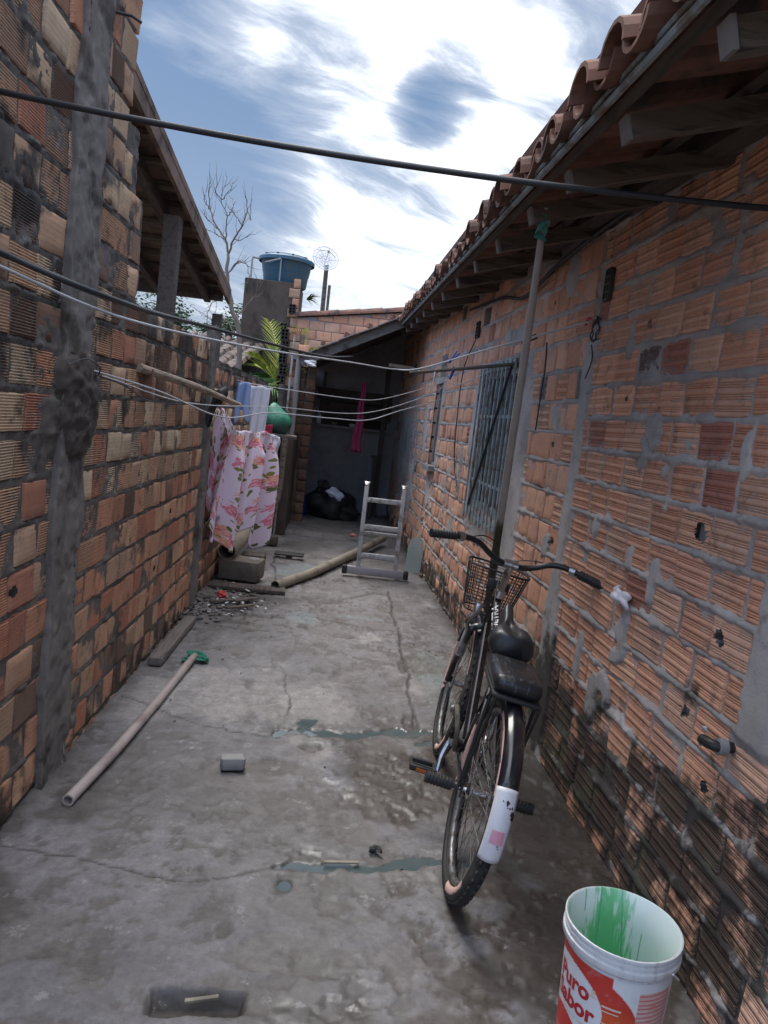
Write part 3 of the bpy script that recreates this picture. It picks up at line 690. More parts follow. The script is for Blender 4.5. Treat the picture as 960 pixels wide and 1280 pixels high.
g = G(); g.add([roof_pt(-.0, .2, .15), roof_pt(3.2, .2, .15), roof_pt(3.2, 10.3, .15), roof_pt(.0, 10.3, .15)], [(0, 1, 2, 3)]); o = g.build('upper_roof_slope', M_tile, rf); solid(o, .03, 1)
g = G(); g.box((3.6, 5.6, 1.2), (.2, 12, 2.6)); g.box((2.3, 11.6, 1.2), (2.4, .2, 2.6)); g.box((2.3, -.1, 1.2), (2.4, .2, 2.6)); g.build('far_walls', M_plast, house)

# ------------------------------------------------------------------ porch at the far end
porch = empty('porch', (0, 0, 0)); tag(porch, 'dark lean-to porch with grey back wall and open hatch closing the alley', 'porch')
def hollow_block(g, gd, c, w, d, h, nx=2, nz=3):
    """hollow brick end-on (cells facing -Y) ; g shell, gd near-black box for the shade inside"""
    x0, z0 = c[0]-w/2, c[2]-h/2; tck = .012
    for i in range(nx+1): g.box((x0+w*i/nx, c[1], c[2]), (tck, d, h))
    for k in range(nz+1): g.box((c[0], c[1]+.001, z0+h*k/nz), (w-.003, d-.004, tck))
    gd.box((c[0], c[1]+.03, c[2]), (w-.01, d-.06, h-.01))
# back wall with hatch
g = G(); Yb = 11.5
g.box((.2, Yb+.06, .66), (1.75, .12, 1.36)); g.box((-.545, Yb+.06, 1.65), (.25, .112, .7)); g.add([(x_, y_, z_) for y_ in (Yb+.005, Yb+.115) for (x_, z_) in ((-.66, 1.9), (1.07, 1.9), (1.07, 3.05), (-.66, 2.17))], [(0, 1, 2, 3), (7, 6, 5, 4), (3, 2, 6, 7), (0, 3, 7, 4), (1, 5, 6, 2)]); g.box((.86, Yb+.06, 1.6), (.4, .118, .7))
g.build('back_wall', M_darkplast, porch)
g = G(); g.box((.15, Yb-.03, 1.60), (1.1, .03, .20)); g.box((.12, Yb-.035, 1.83), (1.15, .03, .17)); g.box((-.36, Yb-.05, 1.75), (.05, .04, .8)); g.build('hatch_boards', M_woodX, porch)
g = G(); g.box((.1, Yb+.4, 1.6), (1.3, .02, .9)); g.build('hatch_shade', M_shade, porch)
g = G(); g.box((.15, Yb-.06, 1.345), (1.15, .2, .03)); g.build('hatch_shelf', M_darkplast, porch)
g = G(); g.box((-.66, 9.42, .60), (.15, .95, 1.20), bev=.01); g.build('low_side_wall', M_tower, porch)
# left brick pier and side wall of the porch
Wp = Wall(lambda u, v, w: (u, 9.95-w, v), False)
v = .0
while v < 2.0:
    u = -.83
    for k in range(3): Wp.brick(u, u+.13, v+.006, v+.142, 'smooth', np.array(rnd.choice(reds))*.4, .35, rnd.uniform(-.003, .004)); u += .135
    v += .15
Wp.build('pier_bricks', M_brick, porch)
g = G(); g.box((-.63, 10.06, 1.03), (.36, .18, 2.04)); g.box((-.62, 10.8, 1.06), (.10, 1.4, 2.1)); g.box((-.78, 9.4, .9), (.06, 1.1, 1.8)); g.build('pier_core', M_conc, porch)
# lean-to roof, rising to the right
def lt(x, y, h_=0): return Vector((x, y, 2.165+(x+.55)*.512+(y-9)*.03+h_))
g = G(); g.add([lt(-.62, 8.93), lt(1.0, 8.93), lt(1.0, 11.7), lt(-.62, 11.7)], [(0, 1, 2, 3)]); o = g.build('roof_sheet', M_brownroof, porch); solid(o, .02, 1)
g = G(); a = lt(-.6, 8.98, -.055); b = lt(.80, 8.98, -.055); g.box((a+b)/2, ((b-a).length, .05, .10), (0, -math.atan(.512), 0)); g.build('roof_beam', M_conc, porch)
for yy in (9.6, 10.3, 11.0):
    g = G(); a = lt(-.58, yy, -.05); b = lt(.82, yy, -.05); g.box((a+b)/2, ((b-a).length, .05, .07), (0, -math.atan(.512), 0)); g.build('rafter', M_woodX, porch)
g = G()
for i in range(7):
    g.box((lt(-.62+i*.22, 8.92, .022)+lt(-.40+i*.22, 8.92, .022))/2+Vector((0, 0, .004*(i%3))), (.235, .10, .012), (0, -math.atan(.512)+.03*(i%2), 0))
g.build('sheet_edge', M_whitewood, porch)
for i in range(4): G().box(lt(-.35+i*.26, 8.93, .065), (.05, .05, .05), (0, .2, .3*i)).build('tile_fragment', M_tile, porch)
# dark upright and things in the porch corner
g = G(); g.box((.58, 11.2, 1.15), (.07, .09, 2.3)); g.build('door_post', M_woodX, porch)

# ------------------------------------------------------------------ brick gable behind the porch
gb = empty('brick_gable', (0, 0, 0)); tag(gb, 'orange brick gable wall capped with clay tiles behind the porch roof', 'wall')
Wg = Wall(lambda u, v, w: (u, 12.0-w, v), False); v = 1.9; r_ = 0
def gtop(u): return 3.0+.165*(u+.88)
while v < 3.4:
    u = -.95-(.12 if r_ % 2 else 0)
    while u < 1.3:
        if v+.05 < gtop(u)-.03: Wg.brick(u, u+.235, v+.004, min(v+.146, gtop(u)-.025), 'smooth', np.array(rnd.choice(oranges))*rnd.uniform(.8, 1.05), .14, rnd.uniform(-.003, .003))
        u += .24
    v += .15; r_ += 1
Wg.build('gable_bricks', M_brick, gb)
g = G(); g.add([(x_, y_, z_) for y_ in (12.012, 12.11) for (x_, z_) in ((-1.0, 0), (1.3, 0), (1.3, gtop(1.3)-.03), (-1.0, gtop(-1.0)-.03))], [(0, 1, 2, 3), (7, 6, 5, 4), (3, 2, 6, 7), (1, 5, 6, 2), (0, 3, 7, 4)]); g.build('mortar_bed', M_plast, gb)
g = G()
for i in range(7):
    x0 = -1.0+i*.34; z0 = gtop(x0)
    vs = []; fs = []
    for j in range(2):
        rad = .10 if j else .085
        for th in (0, .014):
            for k in range(9): an = math.pi*k/8; vs.append((x0+j*.38, 12.02-math.cos(an)*(rad-th), z0-.02+j*.38*.165+math.sin(an)*(rad-th)*.9+rnd.uniform(-.003, .003)))
    for k in range(8): fs += [(k, k+1, 18+k+1, 18+k), (9+k, 9+k+1, 27+k+1, 27+k), (k, k+1, 9+k+1, 9+k), (18+k, 18+k+1, 27+k+1, 27+k)]
    g.add(vs, fs)
g.build('ridge_tiles', M_tile, gb)

# ------------------------------------------------------------------ water tower and tank
tw = empty('water_tower', (-1.3, 12.0, 0)); tag(tw, 'square mouldy plastered tower carrying the blue water tank', 'tower')
g = G(); g.box((-.05, .42, 1.70), (.86, .84, 3.56), bev=.012); g.build('tower_shaft', M_tower, tw)
Wt = Wall(lambda u, v, w: (u, -.01-w, v), False); v = 1.6
while v < 3.50:
    k = int((v-1.6)/.15) % 2; Wt.brick(.22+.06*k, .39, v+.004, v+.146, 'smooth', np.array(rnd.choice(reds)), .3, .006); v += .15
o = Wt.build('corner_bricks', M_brick, tw)
for (x, zc) in ((.30, 3.08), (.19, 2.78), (.20, 2.63), (.21, 2.50)):
    g = G(); gd = G(); hollow_block(g, gd, (x, -.045, zc), .10, .05, .13); o = g.build('hollow_block_end', M_brick, tw); gd.build('cavity_shade', M_shade, o)
tk = empty('water_tank', (-1.20, 12.44, 3.47)); tag(tk, 'blue plastic water tank with lid on top of the tower', 'water tank')
M_blue = simple('blue_tank_plastic', (.028, .095, .15), .5, .15, 12, .1, dirt=(.05, .09, .11), dsc=3)
g = G(); g.lathe([(0, 0), (.33, 0), (.345, .02), (.365, .18), (.37, .19), (.375, .20), (.40, .36), (.42, .385), (.42, .40)], 36); auto(g.build('tank_body', M_blue, tk))
g = G(); g.lathe([(.445, .36), (.45, .365), (.45, .415), (.43, .43), (.36, .455), (.35, .47), (.1, .485), (0, .486)], 36)
for i in range(10):
    a = i*math.pi/5; g.box((math.cos(a)*.30, math.sin(a)*.30, .458), (.20, .03, .03), (0, .10, a))
auto(g.build('lid', M_blue, tk))
g = G(); g.tube(spline([(-.50, -.38, -.1), (-.50, -.38, .30), (-.47, -.36, .335), (-.40, -.30, .34)], 5), .015, 8); g.tube([(-.30, -.42, .27), (-.06, -.46, .35), (-.06, -.43, .36)], .014, 8); g.tube([(-.05, -.44, .35), (-.05, -.42, .02)], .012, 6); g.build('overflow_pipe', M_plast, tk)

# hollow brick pier with ledge between the tower and the gable, plus two slim posts
pr = empty('brick_pier', (-.72, 9.9, 0)); tag(pr, 'rough brick pier with hollow block ends and a cement ledge beside the tower', 'pier')
Wq = Wall(lambda u, v, w: (u, -w, v), False); v = 0
i = 0
while v < 2.5:
    Wq.brick(-.12, .03, v+.005, v+.145, 'smooth', np.array(rnd.choice(reds))*.9, .3, .0)
    g = G(); gd = G(); hollow_block(g, gd, (-.17+.02*(i % 2), -.02, v+.075), .09, .06, .13); o = g.build('hollow_block_end', M_brick, pr); gd.build('cavity_shade', M_shade, o)
    v += .15; i += 1
Wq.brick(.02, .16, 2.27, 2.37, 'smooth', np.array(oranges[1]), .1, .03)
Wq.build('bricks', M_brick, pr)
g = G(); g.box((-.07, .07, 1.25), (.3, .1, 2.5)); g.build('core', M_conc, pr)
g = G(); g.box((.08, .02, 2.19), (.30, .3, .06), bev=.01); g.build('cement_ledge', M_conc, pr)
tag(auto(G().tube([(-.62, 9.0, 1.2), (-.615, 9.0, 2.13)], .032, 12).build('concrete_pole', M_whitewood)), 'pale round post holding up the left corner of the porch roof', 'post')
tag(auto(G().tube([(-.70, 8.8, 0), (-.68, 8.8, 2.37)], .013, 8).build('metal_pipe', M_steel)), 'thin grey upright pipe in front of the yellow palm', 'pipe')
tag(auto(G().tube(spline([(-.80, 8.3, .30), (-.70, 8.4, .42), (-.66, 8.5, .6), (-.66, 8.6, 1.2), (-.66, 8.65, 1.5)], 6), .035, 10).build('drain_pipe', M_wood)), 'brown bent drain pipe in the dark corner behind the sheet', 'pipe')
g = G(); g.blob((-.47, 8.9, 2.08), (.07, .05, .035), 3, .4, 3); tag(g.build('rag', M_white), 'white rag tied at the corner of the porch roof beam', 'rag')

# antenna
an = empty('satellite_dish', (-.60, 14.0, 0)); tag(an, 'mesh satellite dish on a tall weathered pole behind the gable', 'antenna')
g = G(); g.tube([(0, 0, 0), (-.03, 0, 4.2)], [.05, .04], 8); g.box((.06, 0, 3.1), (.05, .06, 1.5)); g.build('pole', M_wood, an)
g = G(); DM = Matrix.Translation((-.06, -.10, 4.28)) @ Euler((R(68), 0, R(14))).to_matrix().to_4x4(); Rd = .24
def dz(r): return r*r*.55
for r_ in (.06, .12, .18, Rd):
    g.tube([(r_*math.cos(2*math.pi*k/12), r_*math.sin(2*math.pi*k/12), dz(r_)) for k in range(13)], .0035 if r_ < Rd else .007, 5, M=DM)
for k in range(12): g.tube([(q*math.cos(math.pi*k/6), q*math.sin(math.pi*k/6), dz(q)) for q in (0, .08, .16, Rd)], .005 if k % 2 == 0 else .003, 5, M=DM)
for r_ in [.02*i for i in range(2, 12)]: g.tube([(r_*math.cos(2*math.pi*k/24), r_*math.sin(2*math.pi*k/24), dz(r_)) for k in range(25)], .0018, 3, M=DM)
for k in range(72):
    a = 2*math.pi*k/72; g.tube([(q*math.cos(a), q*math.sin(a), dz(q)) for q in (.05, .16, Rd)], .0018, 3, M=DM, caps=False)
M_dish = simple('pale_wire_mesh', (.62, .62, .64), .6); g.build('dish_mesh', M_dish, an)
g = G(); 
for k in range(3): a = k*2.09+.3; g.tube([(Rd*.8*math.cos(a), Rd*.8*math.sin(a), .03), (0, 0, .26)], .004, 5, M=DM)
g.tube([(0, 0, .22), (0, 0, .29)], .02, 8, M=DM); g.tube([(-.03, 0, .25), (-.36, .1, .12)], .004, 5, M=DM); g.build('feed_horn', M_alu, an)

# ------------------------------------------------------------------ neighbour's shed over the left wall
sh = empty('shed', (0, 0, 0)); tag(sh, 'open timber shed with a brown sloping roof rising behind the left wall', 'shed')
def zs(y): return 3.045-.158*(y-3.45)
def sp(x, y, h_=0): return Vector((x, y, zs(y)+h_))
y0_, y1_ = 2.7, 6.98
g = G(); nb = 7
for i in range(nb):                                             # roof boards seen from below
    xa = -1.15-i*.42; xb = xa-.415; g.add([sp(xa, y0_, .0), sp(xa, y1_, .0), sp(xb, y1_, .0), sp(xb, y0_, .0)], [(0, 1, 2, 3)])
o = g.build('roof_boards', M_brownroof, sh); solid(o, .02, 1)
g = G(); y_ = y0_+.1
while y_ < y1_: g.box((-2.55, y_, zs(y_)-.02), (2.78, .06, .03), (-math.atan(.158), 0, 0)); y_ += .30
g.build('roof_battens', M_wood, sh)
for x_ in (-1.34, -1.75, -2.4, -3.2):
    g = G(); a = sp(x_, y0_+.1, -.075); b = sp(x_, y1_-.05, -.075); g.box((a+b)/2, (.055, (b-a).length, .08), (-math.atan(.158), 0, 0)); g.build('rafter', M_woodX, sh)
g = G(); a = sp(-1.165, y0_, -.02); b = sp(-1.165, y1_+.03, -.02); g.box((a+b)/2, (.025, (b-a).length, .13), (-math.atan(.158), 0, 0)); g.build('verge_board', M_brownroof, sh)
g = G(); g.box((-2.5, y1_-.12, zs(y1_)-.045), (2.6, .07, .09)); g.build('eave_beam', M_woodX, sh)
g = G(); g.box((-1.27, 5.12, 1.33), (.105, .11, 2.68), (0, .012, 0), bev=.008); g.build('post', M_woodX, sh)
g = G(); g.box((-1.245, 6.95, 1.14), (.085, .085, 2.30), bev=.008); g.build('post', M_woodX, sh)
g = G(); g.box((-2.9, 5.12, 1.33), (.1, .1, 2.66), bev=.008); g.build('post', M_woodX, sh)

# far tiled roof beyond the left wall
fr = empty('neighbour_house', (0, 0, 0)); tag(fr, 'low neighbouring house with old brown tiled roof beyond the left wall', 'house')
g = G()
for i in range(26):
    for j in range(9):
        x0 = -5.6+i*.18; ya = 8.6+j*.40; za = 1.86+j*.075+(i-13)*-.006
        if x0 > -1.42: continue
        vs = []; 
        for q in (0, 1):
            for k in range(5): an_ = math.pi*k/4; vs.append((x0+math.cos(an_)*.085*(1-.15*q), ya+q*.46, za+q*.086+math.sin(an_)*.07+rnd.uniform(-.012, .012)))
        g.add(vs, [(k, k+1, 6+k, 5+k) for k in range(4)])
o = g.build('roof_tiles', simple('old_grey_tile', (.15, .11, .095), .9, .5, 9, .6, dirt=(.05, .045, .04)), fr)
g = G(); g.add([(-5.7, 8.6, 1.84), (-1.45, 8.6, 1.80), (-1.45, 12.3, 2.48), (-5.7, 12.3, 2.52)], [(0, 1, 2, 3)]); g.box((-3.6, 10.6, .88), (4.0, 3.6, 1.76)); g.build('walls', M_plast, fr)

# ------------------------------------------------------------------ vegetation
M_bark = simple('grey_bark', (.16, .13, .11), .95, .35, 20, .6)
def px2(px, py, Y):                       # helper used only for laying out the branching sketch below at its true distance
    d_ = fwd*925+rt*(px-480)-up*(py-640); d_.normalize(); k = Y/d_.y; return Vector((0, 0, 1.5))+d_*k
bt = empty('bare_tree', (-1.3, 9.0, 0)); tag(bt, 'leafless grey tree with thin forked branches left of the water tower', 'tree')
g = G(); base = Vector((-1.28, 9.0, 0)); O = bt.location
def br_(pts, r0_, r1_):
    P = spline(pts, 5); n_ = len(P); g.tube([p-Vector((-1.3, 9.0, 0))+Vector((rnd.uniform(-.010, .010), 0, rnd.uniform(-.010, .010))) for p in P], [.62*(r0_+(r1_-r0_)*i/(n_-1)) for i in range(n_)], 6)
    if r0_ < .03:                                             # fine twigs
        for i in range(3, n_, 2):
            p = P[i]-Vector((-1.3, 9.0, 0)); dd = (P[i]-P[i-1]).normalized(); sd_ = Vector((rnd.uniform(-1, 1), rnd.uniform(-1, 1), rnd.uniform(-.2, .8))).normalized(); L_ = rnd.uniform(.08, .22)
            q1 = p+(dd*.6+sd_*.6)*L_*.5; q2 = q1+(dd*.7+sd_*.4+Vector((0, 0, .25)))*L_*.6; g.tube([p, q1, q2], [.0035, .0026, .0012], 4)
B = [px2(*q) for q in ((299, 440, 9.0), (290, 385, 9.0), (284, 345, 9.05), (286, 318, 9.1))]
br_([base]+B, .06, .028)
A1 = [B[3], px2(282, 300, 9.1), px2(272, 285, 9.15), px2(263, 262, 9.2), px2(261, 240, 9.2), px2(264, 225, 9.2)]; br_(A1, .024, .005)
A2 = [B[3], px2(292, 300, 9.05), px2(303, 282, 9.0), px2(309, 262, 8.95), px2(307, 245, 8.95)]; br_(A2, .022, .005)
A3 = [A1[1], px2(284, 270, 9.0), px2(277, 250, 9.0), px2(284, 222, 8.95)]; br_(A3, .014, .003)
for (s_, e1, e2) in ((A1[2], (258, 272), (254, 262)), (A1[3], (256, 250), (258, 238)), (A3[1], (290, 262), (292, 246)), (A2[2], (296, 272), (291, 262)), (A2[3], (313, 275), (313, 258)), (A3[2], (270, 240), (272, 228)),
                     (A1[1], (268, 292), (256, 285)), (A2[1], (302, 300), (313, 292)), (A3[2], (288, 238), (291, 228)), (B[2], (296, 330), (309, 326)), (B[2], (272, 330), (262, 322))):
    br_([s_, px2(*e1, 9.0+rnd.uniform(-.2, .2)), px2(*e2, 9.0+rnd.uniform(-.25, .25))], .010, .0025)
C1 = [B[1], px2(300, 368, 9.0), px2(312, 380, 8.9), px2(306, 400, 8.8)]; 
br_([B[2], px2(296, 328, 9.), px2(307, 330, 8.9), px2(311, 345, 8.9), px2(305, 365, 8.9)], .014, .004)
br_([B[1], px2(275, 372, 9.), px2(262, 385, 8.9), px2(258, 400, 8.9)], .014, .005)
br_([px2(296, 420, 9), px2(280, 400, 9.1), px2(268, 402, 9.1), px2(255, 392, 9.1)], .014, .004)
br_([px2(292, 400, 9), px2(303, 388, 9.1), px2(318, 370, 9.1), px2(322, 350, 9.1)], .012, .003)
br_([px2(298, 430, 9), px2(286, 430, 9.1), px2(276, 415, 9.1), px2(268, 395, 9.1)], .02, .006)
g.build('trunk_and_branches', M_bark, bt, True)
def leaf_mat(name, a, b):
    m, t = mk(name); n = t.noise(t.pos(), 7, 3)
    fin(t, t.mix(t.ss(n, .3, .7), a, b), .6, None, Subsurface_Weight=0.); return m
M_leafy = leaf_mat('yellow_green_frond', (.42, .42, .05), (.20, .28, .05)); M_leafd = leaf_mat('dark_frond', (.05, .12, .035), (.10, .20, .05)); M_leafb = leaf_mat('blue_green_leaf', (.05, .11, .06), (.09, .16, .07))
def palm(base, fr_list, name, lab, mat, trunk_h, group=None):
    e = empty(name, base); tag(e, lab, 'palm', group)
    if trunk_h > 0: G().tube([(0, 0, 0), (.02, 0, trunk_h*.5), (0, 0, trunk_h)], [.05, .04, .03], 8).build('trunk', M_bark, e, True)
    g = G()
    for (az, L, rise, droop, tw_) in fr_list:
        dr = Vector((math.cos(az), math.sin(az), 0)); P = []
        for i in range(13):
            q = i/12; P.append(Vector((0, 0, trunk_h))+dr*L*q*(.35+.65*q if rise > .8 else 1)*(.6 if rise > .8 else 1)+Vector((0, 0, L*(rise*q-droop*q*q))))
        g.tube(P, [.010*(1-i/14) for i in range(13)], 5)
        side = Vector((-dr.y, dr.x, 0))
        for i in range(2, 13):
            for k in (-1, 1):
                for sub in (0, .5):
                    q = min(12, i+sub); p = P[int(q)] if q == int(q) else (P[int(q)]+P[min(12, int(q)+1)])/2
                    tg_ = (P[min(12, i+1)]-P[i-1]).normalized(); ll = .30*math.sin(math.pi*(i/13)**.8)+.08
                    dd = (side*k*.75+tg_*.75+Vector((0, 0, .25-tw_*rnd.random()))).normalized()*ll*rnd.uniform(.8, 1.1); w_ = tg_*.009
                    mid_ = p+dd*.5+Vector((0, 0, .01)); g.add([p-w_, p+w_, mid_+w_, p+dd-Vector((0, 0, .04*tw_)), mid_-w_], [(0, 1, 2, 3, 4)])
    g.build('fronds', mat, e)
palm((-.92, 10.3, 0), [(R(80), .8, 1.3, .3, .2), (R(20), .75, 1.3, .35, .3), (R(160), .8, 1.0, .5, .4), (R(200), .7, 1.2, .45, .4), (R(-60), .65, 1.1, .5, .5), (R(250), .7, .7, .6, .5), (R(10), .55, 1.5, .3, .2), (R(120), .9, 1.4, .25, .2), (R(300), .75, 1.35, .2, .2)],
     'palm', 'yellow-green young palm with upright fronds in front of the water tower', M_leafy, 1.66)
palm((-1.55, 10.0, 0), [(R(180), .9, .6, .65, .8), (R(20), .9, .55, .6, .9), (R(230), .8, .5, .7, .9), (R(330), .9, .6, .7, .9), (R(290), .8, .5, .75, .9), (R(120), .8, .8, .6, .8), (R(60), .7, .8, .5, .8)],
     'palm', 'dark green drooping palm behind the low part of the left wall', M_leafd, 1.72)
def leafy(loc, rad, n, name, lab, mat, trunk, lz=.07):
    e = empty(name, loc); tag(e, lab, 'tree'); r_ = random.Random(int(abs(loc[0])*100))
    g = G(); 
    cl = [(r_.gauss(0, .45)*rad[0], r_.gauss(0, .45)*rad[1], r_.gauss(0, .4)*rad[2]+trunk) for _ in range(14)]
    g.tube([(0, 0, 0), (.03, 0, trunk*.6), (0, 0, trunk)], [.09, .06, .03], 7)
    for c_ in cl: g.tube([(0, 0, trunk*.8), Vector(c_)*.6+Vector((0, 0, trunk*.36)), c_], [.03, .018, .006], 5)
    g.build('trunk', M_bark, e, True); g = G()
    for _ in range(n):
        c_ = r_.choice(cl); p = Vector(c_)+Vector((r_.gauss(0, .22)*rad[0], r_.gauss(0, .22)*rad[1], r_.gauss(0, .2)*rad[2])); a = r_.uniform(0, 6.28); l_ = lz*r_.uniform(.6, 1.3)
        d1 = Vector((math.cos(a), math.sin(a), r_.uniform(-.6, .4)))*l_; d2 = d1.cross(Vector((r_.uniform(-1, 1), r_.uniform(-1, 1), 1))).normalized()*l_*.3
        g.add([p, p+d1*.5+d2, p+d1, p+d1*.5-d2], [(0, 1, 2, 3)])
    g.build('crown', mat, e)
leafy((-3.15, 13.0, 0), (.6, .5, .5), 2600, 'leafy_tree', 'small bushy green tree showing under the shed roof left of the bare tree', M_leafb, 2.75)
leafy((-4.0, 11.0, 0), (.5, .5, .5), 2200, 'leafy_tree', 'green treetop just visible beside the big shed post', M_leafb, 2.75)
leafy((-2.3, 14.2, 0), (.5, .4, .4), 1800, 'leafy_tree', 'green tree crown between the bare tree and the water tower', M_leafb, 2.95)
e = empty('roof_weed', (-.80, 11.95, 3.25)); tag(e, 'tuft of green fronds sprouting from the right side of the tower', 'plant')
g = G()
for k in range(26):
    a = rnd.uniform(-1.2, 1.3); l_ = rnd.uniform(.12, .26); d1 = Vector((math.cos(a), -abs(math.sin(a))*.5, rnd.uniform(-.9, .5))).normalized()*l_; d2 = Vector((0, .3, 1)).cross(d1).normalized()*.012
    g.add([(0, 0, 0), d1*.5+d2+Vector((0, 0, .03)), d1, d1*.5-d2+Vector((0, 0, .03))], [(0, 1, 2, 3)])
g.build('leaves', M_leafd, e)

# ------------------------------------------------------------------ cables and clotheslines
def cable(pts, r, name, lab, cat, mat, group=None, n=14, seg=6):
    o = G().tube(pts if n == 0 else spline(pts, n), r, seg).build(name, mat, None, True); tag(o, lab, cat, group); return o
cable(sag((-1.02, 2.06, 2.225), (1.135, 1.98, 2.175), .035), .0085, 'overhead_cable', 'thick grey cable crossing high over the alley from wall to eaves', 'cable', M_cable, n=0, seg=8)
cable([(-1.01, 2.0, 1.85), (-.99, 2.2, 1.84), (-.76, 2.5, 1.785), (-.80, 4.0, 1.89), (-.27, 6.5, 2.0), (.02, 8.95, 2.22)], .010, 'power_cable', 'thick black cable running from the near left wall to the porch roof', 'cable', M_cable, n=10, seg=7)
cable([(-1.0, 2.0, 1.81), (-.98, 2.19, 1.80), (-.74, 2.52, 1.735), (-.42, 3.4, 1.76), (.0, 4.4, 1.82), (.28, 4.95, 1.85), (.44, 4.75, 1.86), (.72, 4.1, 1.95), (1.065, 3.38, 2.06)], .0048, 'clothesline', 'pale clothesline with blue pegs tied to the wire ring on the right wall', 'clothesline', M_wire, n=12)
cable([(-.97, 2.82, 1.57), (-.86, 3.5, 1.52), (-.70, 4.4, 1.42), (-.55, 5.6, 1.47), (-.1, 6.2, 1.48), (.2, 6.5, 1.50), (.5, 6.9, 1.62), (.92, 7.36, 1.78)], .0042, 'clothesline', 'lower pale clothesline from the near concrete post to the small window', 'clothesline', M_wire, n=12)
cable([(-.96, 3.0, 1.55), (-.8, 4.0, 1.48), (-.5, 5.8, 1.52), (-.05, 6.4, 1.53), (.25, 6.7, 1.58), (.6, 7.0, 1.72), (.93, 7.3, 1.90)], .0034, 'clothesline', 'thin pale clothesline just above the lowest line, ending beside the small window', 'clothesline', M_wire, n=12)
cable([(-1.0, 6.3, 1.73), (-.93, 6.6, 1.705), (-.68, 6.67, 1.69), (0, 7.0, 1.68), (.35, 7.2, 1.72), (.93, 7.3, 1.95)], .0034, 'clothesline', 'clothesline that the blue shorts and the white cloth hang from', 'clothesline', M_wire, n=12)
cable([(-.96, 2.85, 1.555), (-.93, 3.2, 1.525), (-.93, 3.6, 1.47), (-.9, 4.2, 1.47)], .003, 'tie_wire', 'thin dark wire drooping from the near concrete post along the left wall', 'wire', M_cable)
cable([(.45, 5.0, 1.865), (.6, 4.95, 1.82), (.72, 4.9, 1.80), (.9, 4.8, 1.9)], .003, 'tie_wire', 'short slack wire under the dark rod', 'wire', M_wire)
tag(G().tube([(.40, 5.05, 1.845), (1.02, 4.58, 1.945)], .011, 8).build('rod', M_woodX), 'dark rod sticking out of the barred window into the alley', 'rod')
tag(G().box((.34, 5.0, 1.875), (.17, .02, .022), (0, .02, .05)).build('line_spacer', M_wood), 'small wooden stick knotted into the clotheslines above the alley', 'stick')
tag(auto(G().tube([(-.985, 3.58, 1.62), (-.90, 4.5, 1.58), (-.80, 5.7, 1.50)], [.022, .021, .018], 10).build('wooden_pole', simple('bamboo_pole', (.30, .23, .17), .7, .25, 14, .3, dirt=(.16, .12, .09), stretch=(6, 1, 6)))), 'pale wooden pole slung level along the left wall beside the sheet', 'pole')
tag(G().box((-.975, 3.72, 1.555), (.05, .03, .14), (.1, 0, 0)).build('wall_bracket', M_tile), 'rusty bracket under the near end of the slung pole', 'bracket')
# wire ring on the right wall and strand hanging from it
g = G()
for k in range(2): g.tube([(1.075+rnd.uniform(-.01, .01), 3.35+math.cos(a)*(.028+.008*k), 2.02+math.sin(a)*(.050+.008*k)) for a in [i*math.pi/8 for i in range(17)]], .003, 5)
g.tube(spline([(1.07, 3.36, 1.95), (1.072, 3.33, 1.88), (1.07, 3.38, 1.8)], 6), .003, 5); tag(g.build('wire_ring', M_cable, None, True), 'tangled wire ring hooked on the right wall where the clothesline ends', 'hook')
g = G(); g.tube(spline([(1.06, 3.46, 2.05), (1.05, 3.40, 2.07), (1.04, 3.33, 2.06)], 5), .006, 5); tag(g.build('red_string', simple('red_string', (.5, .03, .08), .8)), 'bit of red string tied at the wire ring on the right wall', 'string')
cable([(1.03, 4.0, 2.02), (1.045, 4.02, 1.9), (1.045, 4.03, 1.75), (1.05, 4.06, 1.55)], .004, 'hanging_wire', 'dark wire hanging down the brick beside the prop pole', 'wire', M_cable)
cable([(.975, 6.0, 2.25), (.955, 6.35, 2.0), (.955, 6.35, 1.5), (.965, 6.25, 1.2), (.975, 6.05, 1.05)], .005, 'hanging_wire', 'dark wire hanging between the two windows', 'wire', M_cable)
cable([(1.06, 2.3, 2.45), (1.05, 3.2, 2.46), (1.03, 4.0, 2.42), (1.01, 4.6, 2.35), (1.0, 5.4, 2.46), (.96, 7.5, 2.60)], .012, 'eave_cable', 'drooping grey cable running under the eaves against the house wall', 'cable', M_cable)
# pegs
M_peg = simple('blue_peg_plastic', (.02, .05, .32), .4, .1, 20)
def peg(p, rot, name, lab, mat, grp):
    e = empty(name, p, rot); tag(e, lab, 'clothes peg', grp)
    for s_ in (-1, 1):
        g = G(); g.box((s_*.006, 0, -.004), (.007, .011, .085), (0, s_*.09, 0), bev=.002); g.box((s_*.010, 0, .028), (.004, .013, .02), (0, s_*.09, 0)); g.build('peg_arm', mat, e)
    G().tube([(-.006, 0, 0), (.006, 0, 0)], .007, 8).build('spring', M_alu, e); return e
peg((.60, 4.42, 1.925), (.3, .55, .3), 'clothes_peg', 'larger blue clothes peg on the clothesline above the dark rod', M_peg, 'pegs on the lines')
peg((.66, 4.85, 1.865), (.2, .25, .8), 'clothes_peg', 'smaller blue clothes peg clipped on the dark rod', M_peg, 'pegs on the lines')
peg((.885, 3.78, 1.995), (.5, .9, .4), 'clothes_peg', 'dark brown clothes peg near the wire ring', M_woodX, 'pegs on the lines')
peg((.56, 4.93, 1.84), (0, .1, .6), 'clothes_peg', 'pale clothes peg near the free end of the dark rod', M_white, 'pegs on the lines')

